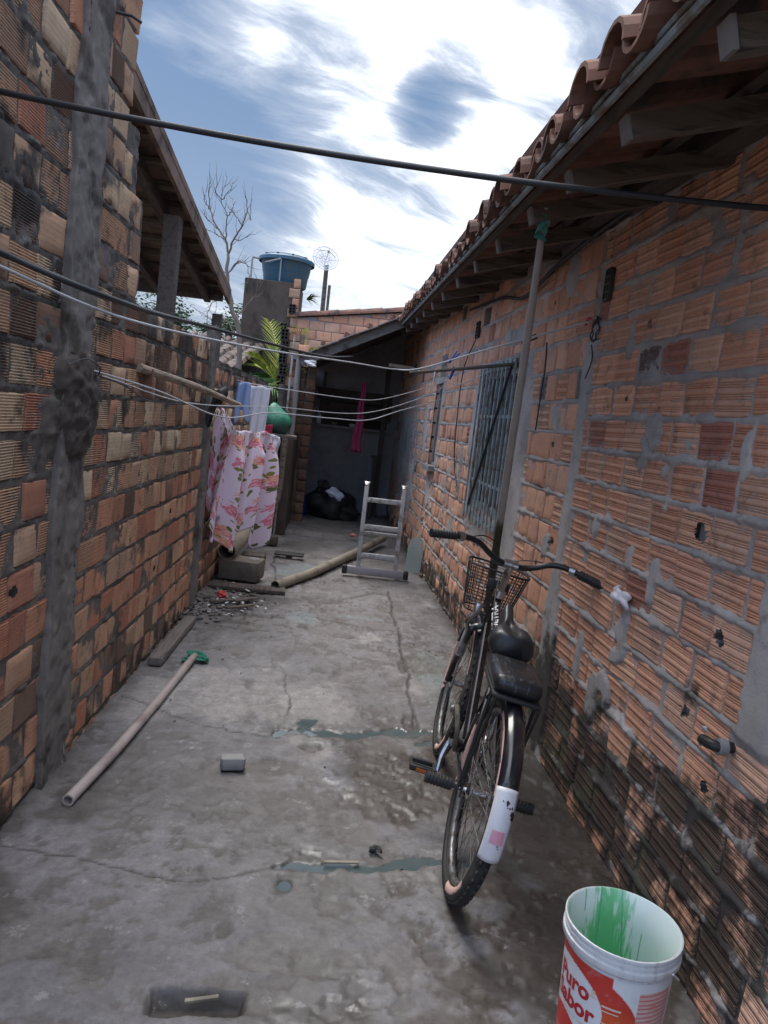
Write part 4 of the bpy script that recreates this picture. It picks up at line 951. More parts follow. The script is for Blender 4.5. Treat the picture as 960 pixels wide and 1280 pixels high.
# prop pole
pp = empty('prop_pole', (.93, 4.1, 0)); tag(pp, 'tall thin pole leaning up to the eaves in front of the barred window', 'pole')
m, t = mk('pole_wood'); z = t.xyz(t.pos())[2]; n = t.noise(t.v('MULTIPLY', t.pos(), (30, 30, 4)), 1, 4)
fin(t, t.mix(t.ss(t.m('ADD', z, t.m('MULTIPLY', n, .1)), 1.10, 1.16), (.045, .04, .02), t.mix(n, (.27, .24, .22), (.42, .39, .36))), .7)
g = G(); g.tube([(0, 0, 0), (-.085, -.36, .70), (-.135, -.60, 1.15), (-.205, -.95, 1.80), (-.27, -1.25, 2.36)], [.020, .020, .019, .017, .013], 10); auto(g.build('pole', m, pp))
g = G(); g.blob((-.265, -1.235, 2.31), (.017, .02, .035), 5, .3, 3); g.grid(lambda u, v: (-.285+.02*math.sin(v*5+u*3)+u*.02, -1.27+.04*u, 2.33-.09*v), 5, 8); o = g.build('knotted_rag', simple('teal_cloth', (.10, .33, .29), .85), pp)

# ------------------------------------------------------------------ washing
m, t = mk('floral_sheet'); at = t.n('ShaderNodeUVMap', uv_map='UVMap')
wob = t.v('ADD', at, t.v('MULTIPLY', t.v('SUBTRACT', t.noise(at, 9, 3, out=1), (.5, .5, .5)), (.05, .05, 0)))
def vor(co, sc, rnd_=1.):
    x = t.nt.nodes.new('ShaderNodeTexVoronoi'); x.inputs['Scale'].default_value = sc; x.inputs['Randomness'].default_value = rnd_; t.nt.links.new(co, x.inputs['Vector']); return x
v1 = vor(wob, 9.); dd = t.v('SUBTRACT', t.v('MULTIPLY', wob, (9., 9., 0)), t.v('MULTIPLY', v1.outputs['Position'], (9., 9., 0)))
dx, dy, _ = t.xyz(dd); ang = t.m('ARCTAN2', dy, dx); pet = t.m('MULTIPLY', t.m('SINE', t.m('MULTIPLY', ang, 7.)), .05)
rad = t.m('ADD', v1.outputs['Distance'], pet); fn_ = t.noise(at, 60, 4, .7)
rad = t.m('ADD', rad, t.m('MULTIPLY', t.m('SUBTRACT', fn_, .5), .35))
sel = t.xyz(v1.outputs['Color'])
flower = t.m('MULTIPLY', t.m('LESS_THAN', rad, .47), t.m('GREATER_THAN', sel[0], .30))
fc = t.mix(t.m('GREATER_THAN', sel[1], .55), (.62, .17, .26), (.68, .30, .18)); fc = t.mix(t.ss(rad, .05, .34), (.46, .05, .12), fc); fc = t.mix(t.ss(fn_, .46, .62), fc, (.78, .46, .46))
v2 = vor(t.v('MULTIPLY', t.v('ADD', wob, (.31, .17, 0)), (1., .75, 0)), 27); s2 = t.xyz(v2.outputs['Color'])
leaf = t.m('MULTIPLY', t.m('LESS_THAN', v2.outputs['Distance'], .40), t.m('GREATER_THAN', s2[0], .18)); leaf = t.m('MULTIPLY', leaf, t.m('LESS_THAN', v1.outputs['Distance'], .72))
lc = t.mix(s2[1], (.09, .12, .045), (.20, .21, .05))
c = t.mix(fn_, (.66, .53, .64), (.74, .63, .72)); c = t.mix(leaf, c, lc); c = t.mix(flower, c, fc)
fin(t, c, .9, None); M_floral = m
def cloth(name, lab, cat, fn, nu, nv, mat, parent=None, uvs=(1, 1)):
    g = G(); g.grid(fn, nu, nv); o = g.build(name, mat, parent, True); me = o.data; uv = me.uv_layers.new(name='UVMap')
    for l in me.loops: i = l.vertex_index; uv.data[l.index].uv = ((i % (nu+1))/nu*uvs[0], (i//(nu+1))/nv*uvs[1])
    solid(o, .003, 0)
    if lab: tag(o, lab, cat)
    return o
def top_line(u): # the line the sheet is thrown over
    p = Vector((-.93, 5.55, 1.455)).lerp(Vector((-.62, 6.30, 1.29)), u); p.z -= .10*math.sin(math.pi*u)*.6+.05*math.sin(math.pi*min(1, u*1.6)); return p
lat = Vector((.88, -.47, 0))
def sheet(u, v):
    p = top_line(u); L = .93-.10*u+.06*math.sin(u*9)-.16*math.exp(-((u-.66)/.07)**2)+.05*math.sin(u*23)+(.04 if u > .8 else 0)-.08*math.exp(-((u-.0)/.12)**2)
    f = min(1, v*4); off = (.055*math.sin(u*19+v*1.6+.6*math.sin(v*3))+.034*math.sin(u*37+1+v*2.6)+.02*math.sin(u*63+v*5)+.008*math.sin(u*110+v*9))*f+.03
    return (p.x+lat.x*off+.05*v*(1-u)*-.7, p.y+lat.y*off, p.z+.012-L*v+.015*math.sin(u*17)*(1-f))
sh_ = cloth('floral_sheet', 'pale lilac sheet with pink and orange flowers hung along the left wall', 'sheet', sheet, 90, 60, M_floral, None, (.98, 1.0))
def sheetb(u, v):
    p = top_line(u); L = .55+.2*math.sin(u*5+1)
    return (p.x-lat.x*(.03+.02*math.sin(u*19+v))*min(1, v*4+.3), p.y-lat.y*.03+.02*math.sin(u*25+v*2), p.z+.010-L*v)
cloth('sheet_back_fold', None, None, sheetb, 50, 24, M_floral, sh_, (.98, .5))
def white_lace(u, v):
    return (-.67+.13*u+.01*math.sin(v*9), 6.42+.03*math.sin(u*12+v*3), 1.30-.03*u-v*(.20+.07*math.sin(u*7+1)+.03*math.sin(u*31)))
M_whitecloth = simple('white_cotton', (.62, .62, .68), .9, .06, 20, .2)
cloth('lace_cloth', 'small white lacy cloth beside the far end of the floral sheet', 'cloth', white_lace, 18, 14, M_whitecloth)
cloth('red_cloth', 'folded crimson cloth behind the white cloth above the sheet', 'cloth', lambda u, v: (-.80+.16*u, 6.75+.01*math.sin(u*9), 1.34+.02*u-.11*v), 10, 6, simple('crimson_cloth', (.30, .015, .05), .9))
M_bluecl = simple('light_blue_cotton', (.28, .38, .62), .9, .08, 20, .2)
def shorts(u, v):
    z0 = 1.705-.01*u; L = .34+.02*math.sin(u*7); notch = .13*max(0, 1-abs(u-.60)/.16)
    return (-1.0+.155*u-.01*v*(1-u), 6.60+.015*math.sin(u*13+v*2)+.02*v, z0-.01*math.sin(u*6)-(L-notch)*v)
cloth('blue_shorts', 'light blue shorts hanging left of the white cloth', 'shorts', shorts, 26, 16, M_bluecl)
def wcl(u, v): return (-.855+.175*u*(1-.2*v)+.02*v, 6.66+.012*math.sin(u*15+v*3), 1.685-.005*math.sin(u*9)-.47*v+.03*u*v)
cloth('white_cloth', 'plain white cloth hanging between the blue shorts and the green bag', 'cloth', wcl, 22, 20, M_whitecloth)
def dkc(u, v): return (-.935+.10*u+.02*math.sin(v*5), 5.18+.02*math.sin(u*8), 1.60-.02*math.sin(u*4)-.24*v*(.8+.3*math.sin(u*5+.5)))
cloth('black_garment', 'small black garment bunched over the slung pole', 'garment', dkc, 12, 10, M_black)
# green bag on a bracket board
g = G(); g.blob((-.71, 7.9, 1.385), (.15, .13, .17), 12, .10, 3); 
for q in range(len(g.v)):
    x_, y_, z_ = g.v[q]
    if z_ > 1.42: k = max(.12, 1-(z_-1.42)*4.2); g.v[q] = (-.73+(x_+.71)*k-.04*(1-k), 7.9+(y_-7.9)*k, z_+(1-k)*.03)
m, t = mk('green_bag_plastic'); z = t.xyz(t.pos())[2]; n = t.noise(t.pos(), 18, 5, .7)
fin(t, t.mix(t.ss(t.m('ADD', z, t.m('MULTIPLY', n, .12)), 1.36, 1.48), (.018, .05, .045), t.mix(n, (.02, .15, .09), (.05, .25, .16))), .35, t.bump(n, .6, .02))
tag(g.build('green_bag', m, None, True), 'full green plastic bag on the little board right of the white cloth', 'bag')
g = G(); g.box((-.70, 7.9, 1.235), (.42, .34, .03), (0, .03, .1)); g.box((-.85, 7.9, 1.15), (.04, .04, .16)); tag(g.build('wall_board', M_wood), 'little wooden board fixed to the left wall under the green bag', 'shelf')
# pink cloth in the porch
cloth('pink_cloth', 'long magenta cloth hanging from the porch roof', 'cloth', lambda u, v: (.20+(.05+.075*v)*(u-.5)*1.1-.025*v+.006*math.sin(v*14), 9.45+.02*math.sin(u*14), 1.96-.88*v-.01*u), 10, 24, simple('magenta_cloth', (.17, .012, .05), .85, .15))

# ------------------------------------------------------------------ ladder
la = empty('folding_ladder', (.215, 7.0, .015), (R(-4), 0, R(-3))); la.scale = (1, 1, 1); tag(la, 'short folded aluminium ladder standing on its wide stabiliser bar', 'ladder')
W_ = .36
for s_, x in ((0, .06), (1, .06+W_)):
    g = G(); g.box((x, 0, .46), (.040, .062, .80), bev=.004); o = auto(g.build('side_rail', M_alu, la))
    g = G(); g.box((x, .095, .40), (.024, .055, .70), bev=.004); auto(g.build('rear_rail', M_alu, la))
    g = G(); g.lathe([(0, -.02), (.04, -.018), (.042, 0), (.04, .018), (0, .02)], 14, M=Matrix.Translation((x, .05, .865)) @ Euler((0, R(90), 0)).to_matrix().to_4x4()); g.box((x, .02, .84), (.032, .05, .10), (.3, 0, 0), bev=.004); g.tube([(x-.028, .05, .90), (x+.028, .05, .90)], .008, 8); auto(g.build('hinge', M_chrome, o))
for z_ in (.20, .475, .735):
    g = G(); g.box((.06+W_/2, 0, z_), (W_-.028, .055, .046), bev=.008); auto(g.build('rung', M_alu, la))
g = G(); g.box((.06+W_/2, .095, .17), (W_-.028, .03, .03), bev=.006); g.box((.06+W_/2, .095, .41), (W_-.028, .03, .03), bev=.006); auto(g.build('rear_rungs', M_alu, la))
g = G(); g.box((.23, -.01, .048), (.60, .055, .075), (0, 0, 0), bev=.006); auto(g.build('stabiliser_bar', simple('greyish_alu', (.33, .31, .33), .5, .2, 20, .1, metallic=.4), la))
for x in (-.065, .525):
    g = G(); g.box((x, -.012, .048), (.05, .07, .085), bev=.012); auto(g.build('end_cap', M_black, la))
# glass sheet by the wall
g = G(); P = [(0, 0), (.155, 0), (.165, .22), (.15, .315), (.11, .36), (.055, .365), (.02, .33), (0, .25)]
vs = [(x, 0, z) for x, z in P]; g.add(vs, [tuple(range(len(P)))]); o = g.build('clear_panel', None); solid(o, .006, 0)
m, t = mk('greenish_clear_sheet'); fin(t, (.42, .52, .50), .12, None, Alpha=.62, Specular_IOR_Level=.6); o.data.materials.append(m); o.location = (.775, 7.45, .01); o.rotation_euler = (R(-10), 0, R(-14)); tag(o, 'translucent greenish panel with rounded top leaning at the foot of the right wall', 'panel')
g = G(); g.blob((.93, 7.25, .02), (.03, .03, .02), 3, .3, 2); tag(g.build('brick_crumb', M_tile), 'small red crumb of brick beside the clear panel', 'rubble')

# pipes, blocks and loose pieces
def hollow_pipe(pts, r, name, lab, mat, cat='pipe', w=.006):
    P = [Vector(p) for p in pts]; g = G(); n = 16
    g.tube(P, r, n, caps=False); g.tube(P[::-1], r-w, n, caps=False)
    for e, s_ in ((0, 1), (len(P)-1, -1)):
        pass
    o = g.build(name, mat, None, True)
    a = P[0]; tg_ = (P[1]-P[0]).normalized(); q = tg_.to_track_quat('Z', 'Y').to_matrix().to_4x4()
    g = G(); g.lathe([(r-w, -.001), (r, -.001)], 24, M=Matrix.Translation(a) @ q); g.lathe([(0, .10), (r-w, .10)], 24, M=Matrix.Translation(a) @ q); 
    g2 = G(); g2.lathe([(r-w, -.0012), (r+.0006, -.0012), (r+.0006, .004)], 24, M=Matrix.Translation(a) @ q); g2.build('pipe_rim', mat, o)
    g3 = G(); g3.lathe([(0, .14), (r-w, .14)], 24, M=Matrix.Translation(a) @ q); g3.build('pipe_shade', M_shade, o)
    tag(o, lab, cat); return o
M_pvc = simple('dirty_pinkish_pvc', (.40, .34, .32), .5, .15, 9, .1, dirt=(.26, .20, .185), dsc=4)
M_pvc2 = simple('old_yellowed_pvc', (.25, .22, .17), .6, .2, 9, .1, dirt=(.12, .10, .08), dsc=4)
pv = hollow_pipe([(-.845, 2.575, .022), (-.80, 3.0, .022), (-.765, 3.5, .024), (-.725, 4.24, .024)], .0215, 'pvc_pipe', 'narrow pinkish plastic pipe with green rag at its end lying on the concrete', M_pvc)
g = G(); g.blob((-.72, 4.25, .03), (.05, .035, .022), 9, .5, 3); g.blob((-.67, 4.22, .018), (.035, .03, .014), 4, .5, 2); g.blob((-.76, 4.20, .014), (.03, .03, .012), 6, .5, 2); tag(g.build('green_rag', M_green), 'crumpled green rag at the far end of the narrow pipe', 'rag')
hollow_pipe([(-.43, 6.10, .045), (-.15, 6.75, .045), (.05, 7.3, .055), (.30, 8.05, .06), (.62, 8.9, .10)], .042, 'drain_pipe', 'long yellowed drain pipe lying across the floor under the ladder', M_pvc2)
hollow_pipe([(-.88, 6.28, .26), (-.86, 6.8, .27), (-.84, 7.4, .28)], .075, 'large_pipe', 'short wide yellowed pipe resting on the block below the floral sheet', M_pvc2)
# grey box-like block and boards
g = G(); g.box((0, 0, .085), (.34, .26, .17), bev=.012)
m = simple('grey_brown_block', (.17, .145, .12), .9, .25, 14, .4, dirt=(.10, .085, .07), dsc=4)
o = auto(g.build('concrete_block', m)); o.location = (-.75, 6.38, .02); o.rotation_euler = (0, 0, R(-8)); tag(o, 'grey-brown block with worn round mark under the wide pipe', 'block')
g = G(); g.lathe([(0, .171), (.045, .1715), (.047, .1705)], 20, M=Matrix.Translation((.09, .05, .001))); g.build('round_recess', M_darkplast, o)
g = G(); g.box((0, 0, .06), (.22, .18, .12), bev=.01); o = auto(g.build('dark_block', M_woodX)); o.location = (-.72, 6.95, .01); tag(o, 'dark block in shade behind the grey-brown block', 'block')
g = G(); g.box((0, 0, .05), (.20, .16, .10), bev=.01); o = auto(g.build('dark_block', M_woodX)); o.location = (-.70, 8.2, .01); tag(o, 'dark block lying by the wall farther on, before the porch step', 'block')
g = G(); g.box((0, 0, .015), (.66, .16, .03), bev=.004); o = auto(g.build('flat_board', M_woodX)); o.location = (-.67, 6.02, .008); o.rotation_euler = (0, .01, R(4)); tag(o, 'dark flat board in front of the grey-brown block', 'board')
g = G(); g.box((0, 0, .0), (.30, .11, .02), bev=.008); g.box((.0, -.035, .006), (.28, .02, .012), bev=.004); o = auto(g.build('rubber_strip', M_black)); o.location = (-.42, 7.55, .045); o.rotation_euler = (R(6), 0, R(-2)); tag(o, 'black oblong slab lying on the floor right of the floral sheet', 'slab')
G().box((0, 0, -.025), (.06, .06, .04)).build('support_chip', M_conc, o)
g = G(); g.box((0, 0, .022), (.078, .90, .048), bev=.006); o = auto(g.build('wooden_plank', simple('grey_plank', (.17, .145, .13), .9, .3, 10, .5, dirt=(.10, .08, .07), stretch=(10, 1, 10)))); o.location = (-.905, 4.52, .004); o.rotation_euler = (0, 0, R(-1.0)); tag(o, 'grey timber plank lying along the foot of the left wall', 'plank')
g = G(); g.box((0, 0, .028), (.10, .075, .055), (0, 0, .1), bev=.012); g.v = [(x+.006*math.sin(y*90+z*40), y+.006*math.sin(x*70), z+.006*math.sin(x*60+y*50)) for x, y, z in g.v]
o = auto(g.build('concrete_chunk', M_plast)); o.location = (-.31, 2.98, -.010); tag(o, 'small square lump of concrete alone in the middle of the floor', 'stone')
g = G(); g.blob((.27, 2.44, .008), (.022, .014, .012), 8, .4, 2); tag(g.build('dark_pebble', M_black), 'little black pebble just beyond the near water channel', 'stone')
g = G(); g.box((.15, 2.355, .003), (.12, .012, .006), (0, 0, .1)); tag(g.build('wood_splinter', M_pvc2), 'thin wooden splinter lying across the near water channel', 'splinter')
g = G(); g.box((-.205, 1.742, -.010), (.085, .012, .009), (0, -.08, .16), bev=.002); tag(g.build('stick', M_pvc2), 'short pale stick lying in the rectangular pit', 'stick')
g = G(); g.box((-.93, 2.06, .012), (.07, .13, .024), (0, 0, .15), bev=.004); tag(g.build('brick_fragment', M_tile), 'flat red brick fragment at the left edge of the floor', 'brick')
# heap of small rubble
g = G(); r_ = random.Random(3)
for _ in range(420):
    x = -.98+abs(r_.gauss(0, .22)); y = 5.55+r_.gauss(0, .27)+(x+.9)*.3; s_ = r_.uniform(.005, .022)*(1.4 if x < -.85 else 1)
    g.blob((x, y, s_*.3+max(0, -.80-x)*.28*math.exp(-((y-5.5)/.3)**2)), (s_, s_*r_.uniform(.6, 1.2), s_*r_.uniform(.3, .7)), r_.randint(0, 999), .3, 1)
tag(g.build('rubble', M_conc), 'loose grey rubble and chips heaped at the foot of the second post', 'rubble', kind='stuff')
g = G()
for _ in range(45):
    x = -.9+abs(r_.gauss(0, .25)); y = 5.6+r_.gauss(0, .25); s_ = r_.uniform(.006, .018); g.box((x, y, .012+r_.random()*.02), (s_*2.4, s_, .003), (r_.uniform(-.3, .3), r_.uniform(-.3, .3), r_.uniform(0, 3)))
tag(g.build('litter_scraps', M_white), 'tiny pale paper and plastic scraps strewn over the rubble', 'litter', kind='stuff')
g = G()
for _ in range(40):
    x = r_.uniform(-.95, .8); y = r_.uniform(1.8, 8.5); s_ = r_.uniform(.003, .008); g.blob((x, y, .002), (s_, s_, s_*.6), r_.randint(0, 999), .3, 1)
tag(g.build('grit', M_conc), 'scattered grit over the concrete floor', 'grit', kind='stuff')
g = G(); g.blob((-.80, 5.62, .05), (.035, .03, .03), 5, .4, 2); tag(g.build('red_wrapper', simple('red_plastic', (.45, .03, .03), .5)), 'crumpled red wrapper in the rubble by the second post', 'litter')
for (x, y, L, a_, lab) in ((-.72, 5.55, .34, .75, 'longest splintered board lying in the rubble beside the drain pipe'), (-.60, 5.62, .26, .95, 'short splintered board right of the longest one in the rubble'), (-.62, 5.40, .22, .6, 'thin splinter of board nearest the camera in the rubble')):
    g = G(); g.box((x, y, .03), (L, .035, .012), (0, r_.uniform(-.06, .06), a_)); tag(g.build('splintered_board', M_wood), lab, 'board', 'broken boards in the rubble')
# porch floor things
g = G(); g.blob((-.08, 10.55, .26), (.30, .24, .24), 14, .20, 4); g.blob((.12, 10.5, .16), (.18, .16, .16), 5, .3, 3); g.blob((-.2, 10.5, .5), (.08, .08, .09), 8, .4, 3); o = g.build('rubbish_bag', M_black, None, True); tag(o, 'big black rubbish bag slumped against the porch back wall', 'bag')
g = G(); g.blob((-.06, 10.33, .44), (.10, .05, .06), 6, .3, 3); g.blob((.04, 10.30, .40), (.06, .04, .05), 7, .3, 3); tag(g.build('white_plastic_bag', simple('whitish_plastic', (.60, .62, .75), .4), None, True), 'crumpled white plastic on top of the black rubbish bag', 'bag')
g = G(); g.lathe([(0, 0), (.10, 0), (.13, .26), (.138, .26), (.136, .27), (.12, .26), (.09, .02), (0, .02)], 20); o = auto(g.build('blue_bucket', simple('dark_blue_plastic', (.012, .03, .16), .4))); o.location = (-.50, 10.6, .05); tag(o, 'dark blue bucket in the left corner of the porch', 'bucket')
g = G(); g.blob((.25, 9.05, .075), (.05, .03, .02), 4, .4, 2); tag(g.build('pinkish_scrap', simple('pink_scrap', (.40, .18, .17), .8)), 'small pinkish scrap on the porch floor left of the ladder', 'litter')
g = G(); g.lathe([(0, 0), (.04, 0), (.042, .10), (.04, .13), (.02, .15), (.02, .17), (0, .17)], 14); o = auto(g.build('white_jar', M_white)); o.location = (-.40, 11.42, 1.365); tag(o, 'whitish jar at the left end of the porch hatch', 'jar')
for k, (x, nm, lab, mt) in enumerate(((-.16, 'small_bowl', 'small yellowish bowl on the porch hatch shelf', M_pvc2), (.12, 'small_bowl', 'pale bowl on the porch hatch shelf left of its neighbour', M_white), (.24, 'small_bowl', 'rightmost pale bowl on the porch hatch shelf', M_alu))):
    g = G(); g.lathe([(0, 0), (.03, 0), (.055, .05), (.05, .05), (.027, .006), (0, .006)], 16); o = auto(g.build(nm, mt)); o.location = (x, 11.40, 1.362); tag(o, lab, 'bowl', 'bowls on the hatch shelf')
g = G(); g.box((0, 0, .45), (.05, .03, .9)); g.box((.0, 0, .92), (.12, .03, .04)); o = g.build('broom', M_woodX); o.location = (.50, 10.9, .06); o.rotation_euler = (R(-8), 0, 0); tag(o, 'dark wooden stick with crosspiece leaning in the right corner of the porch', 'broom')
# white crumpled plastic stuck on the right wall, old tap
g = G(); g.blob((1.085, 2.63, .955), (.022, .05, .028), 21, .5, 3); g.blob((1.083, 2.67, .975), (.015, .025, .018), 22, .5, 2); tag(g.build('crumpled_plastic', simple('white_film', (.66, .62, .66), .45), None, True), 'crumpled white plastic stuffed into the right brick wall', 'plastic')
e = empty('wall_tap', (1.11, 1.86, .735)); tag(e, 'stubby black pipe elbow with grey collar on the right wall under the cement column', 'pipe fitting')
g = G(); g.tube(spline([(.03, -.0, 0), (-.01, .0, .0), (-.026, .015, .0), (-.028, .055, -.005)], 6), .015, 10); auto(g.build('elbow', M_black, e))
g = G(); g.tube([(.01, 0, 0), (-.012, 0, 0)], .023, 12); auto(g.build('collar', M_plast, e)); g = G(); g.blob((-.025, .06, .025), (.008, .016, .008), 3, .4, 2); g.tube([(-.028, .045, -.005), (-.025, .065, -.025)], .006, 6); g.build('tape_end', M_alu, e)

# ------------------------------------------------------------------ bicycle (local: x forward, y left, z up; origin at rear tyre contact)
bk = empty('bicycle', (.505, 2.285, .0)); bk.rotation_euler = (R(11), 0, R(90-5)); tag(bk, 'black bicycle with pillion pad, basket and white rear mudguard flap leaning on the right wall', 'bicycle')
RA_, FA = Vector((0, 0, .335)), Vector((1.045, 0, .335)); BB = Vector((.43, 0, .30)); ST = Vector((.315, 0, .66)); HT = Vector((.80, 0, .84)); HB = Vector((.845, 0, .70))
m, t = mk('tyre_wall_pink'); co = t.obj(); X, Y, Z = t.xyz(co); ang = t.m('ARCTAN2', Z, X)
seg_ = t.m('GREATER_THAN', t.m('SINE', t.m('ADD', t.m('MULTIPLY', ang, 3.), t.m('MULTIPLY', t.noise(co, 3, 2), 3.))), .35)
n = t.noise(co, 30, 3); fin(t, t.mix(t.m('MULTIPLY', seg_, t.ss(n, .3, .42)), (.02, .018, .018), (.62, .40, .36)), .7); M_pink = m
def wheel(c, name):
    e = bpy.data.objects.new('wheel', None); COL.objects.link(e); e.parent = bk; e.location = c; e.empty_display_size = .1
    g = G(); g.ring(.312, .0245, 72, 12)
    nt_ = 60
    for k in range(nt_):                                        # tread blocks
        a = 2*math.pi*k/nt_
        for s_ in (-1, 1):
            M = Euler((0, -a-(.03*s_), 0)).to_matrix().to_4x4() @ Matrix.Translation((.334, s_*.010, 0)); g.box((0, 0, 0), (.006, .012, .018), (0, 0, -s_*.5), M=M)
    g.build('tyre', M_tyre, e, True)
    for s_ in (-1, 1): G().ring(.305, .0155, 72, 6, M=Matrix.Translation((0, s_*.0165, 0)), sq=.62).build('tyre_wall_band', M_pink, e, True)
    g = G(); g.ring(.280, .012, 60, 6, sq=1.1); g.build('rim', M_rim, e, True)
    g = G()
    for k in range(36):
        s_ = 1 if k % 2 else -1; a = 2*math.pi*k/36; b = a+(.9 if (k//2) % 2 else -.9)
        g.tube([(.024*math.cos(b), s_*.03, .024*math.sin(b)), (.274*math.cos(a), s_*.004, .274*math.sin(a))], .0013, 4)
    g.build('spokes', M_rim, e)
    M = Euler((R(90), 0, 0)).to_matrix().to_4x4()
    g = G(); g.lathe([(0, -.055), (.006, -.055), (.008, -.045), (.028, -.036), (.028, -.028), (.014, -.022), (.014, .022), (.028, .028), (.028, .036), (.008, .045), (.006, .055), (0, .055)], 16, M=M); auto(g.build('hub', M_chrome, e))
wheel(RA_, 'rear'); wheel(FA, 'front')
def tb(g, a, b, r, r2=None, seg=12): g.tube([a, b], [r, r2 or r], seg)
g = G(); tb(g, HT, HB, .021); tb(g, BB, ST, .016); tb(g, BB+Vector((.02, 0, .02)), HB, .021); tb(g, ST-Vector((0, 0, .03)), HT-Vector((0, 0, .03)), .017)
g.tube([BB-Vector((0, .04, 0)), BB+Vector((0, .04, 0))], .024, 12)
for s_ in (-1, 1):
    g.tube(spline([BB+Vector((-.03, s_*.02, 0)), Vector((.30, s_*.045, .315)), Vector((0, s_*.062, .335))], 5), .010, 8)
    g.tube([ST+Vector((0, s_*.012, -.03)), Vector((.0, s_*.062, .335))], .008, 8)
    g.box((0, s_*.062, .335), (.05, .006, .045), bev=.002)
auto(g.build('frame', M_paint, bk))
g = G(); d_ = FA-HB
for s_ in (-1, 1):
    g.tube(spline([HB+Vector((.01, s_*.0, -.02)), HB+Vector((.02, s_*.045, -.04)), HB+Vector((.03, s_*.055, -.08)), FA+Vector((-.04, s_*.055, .12)), FA+Vector((0, s_*.053, 0))], 5), .014, 10)
auto(g.build('fork', M_paint, bk))
g = G()
for s_ in (-1, 1): tb(g, HB+Vector((.045, s_*.057, -.05)), HB+Vector((.10, s_*.057, -.20)), .019)
for s_ in (-1, 1): g.tube([HB+Vector((.045, s_*.057, -.06)), HB+Vector((.045, s_*.057, -.045))], .026, 12)
auto(g.build('fork_crown', M_alu, bk))
# lettering on the down tube and the seat stay: worn white capitals
def lettering(txt, size, mat, name, parent, M, off=.0006):
    cu = bpy.data.curves.new(name, 'FONT'); cu.body = txt; cu.size = size; cu.align_x = 'CENTER'; cu.align_y = 'CENTER'; cu.extrude = off; cu.offset = size*.02
    tmp = bpy.data.objects.new(name, cu); COL.objects.link(tmp); dg = bpy.context.evaluated_depsgraph_get(); dg.update()
    me = bpy.data.meshes.new_from_object(tmp.evaluated_get(dg)); bpy.data.objects.remove(tmp); me.transform(M); me.materials.clear()
    return link(name, me, mat, parent)
tt = (ST-HT); tt.normalize(); ctr = (ST+HT)/2-Vector((0, 0, .03))
def frame_M(c, xa, za):
    xa = xa.normalized(); ya = za.cross(xa).normalized(); za = xa.cross(ya); return Matrix(((xa.x, ya.x, za.x, c.x), (xa.y, ya.y, za.y, c.y), (xa.z, ya.z, za.z, c.z), (0, 0, 0, 1)))
zz_ = Vector((-.15, .55, .8)); ctr2 = HT.lerp(ST, .28)-Vector((0, 0, .03)); zp = (zz_-tt*zz_.dot(tt)).normalized()
lettering('ULTRA', .038, M_white, 'frame_lettering', bk, frame_M(ctr2+zp*.0180, -tt, zp) @ Matrix.Scale(1.45, 4, (1, 0, 0)))
ctr3 = HT.lerp(ST, .93)-Vector((0, 0, .03)); lettering('ULTRA', .022, M_white, 'frame_lettering', bk, frame_M(ctr3+zp*.0180, -tt, zp))
# seat
g = G(); tb(g, ST, Vector((.30, 0, .755)), .0125); g.build('seat_post', M_chrome, bk, True)
def saddle():
    g = G(); nu, nv = 26, 14; V = []
    for i in range(nu+1):
        q = i/nu; x = .52-.30*q; w = .022+.058*(sstep(.30, .82, q))+.003; 
        if q > .9: w *= math.sqrt(max(.05, 1-((q-.9)/.115)**2))
        if q < .08: w *= math.sqrt(max(.06, 1-((.08-q)/.085)**2))
        h_ = .018*float(sstep(.35, .9, q))-.012*math.sin(math.pi*min(1, q*1.4))+.000
        for j in range(nv+1):
            a = math.pi*j/nv; y = -math.cos(a)*float(w); s_ = math.sin(a)
            groove = -.024*math.exp(-(y/.016)**2)*float(sstep(.25, .5, q))*(1 if q < .95 else .3)
            V.append((x-.02, y+.006, .800+.045-.075*q+h_*1.3+.036*(s_**.5)+groove*s_-.030*(abs(math.cos(a))**6)))
    F = [(i*(nv+1)+j, i*(nv+1)+j+1, (i+1)*(nv+1)+j+1, (i+1)*(nv+1)+j) for i in range(nu) for j in range(nv)]
    nb_ = len(V); V += [(V[i*(nv+1)+j][0], V[i*(nv+1)+j][1]*.86, V[i*(nv+1)][2]-.022) for i in range(nu+1) for j in (0, nv)]
    F += [(i*(nv+1), (i+1)*(nv+1), nb_+2*(i+1), nb_+2*i) for i in range(nu)]+[(i*(nv+1)+nv, nb_+2*i+1, nb_+2*(i+1)+1, (i+1)*(nv+1)+nv) for i in range(nu)]+[(nb_+2*i, nb_+2*i+2, nb_+2*i+3, nb_+2*i+1) for i in range(nu)]
    F += [tuple(range(nu*(nv+1), nu*(nv+1)+nv+1))+(nb_+2*nu+1, nb_+2*nu), (nb_, nb_+1)+tuple(range(nv, -1, -1))]
    g.add(V, F); o = g.build('saddle', simple('black_saddle_vinyl', (.022, .022, .025), .38, .15, 60, .15), bk, True)
    g = G()
    for s_ in (-1, 1): g.tube(spline([(.47, s_*.008, .79), (.36, s_*.022, .765), (.28, s_*.022, .765), (.245, s_*.035, .79)], 4), .0035, 6)
    g.build('saddle_rails', M_chrome, o)
saddle()
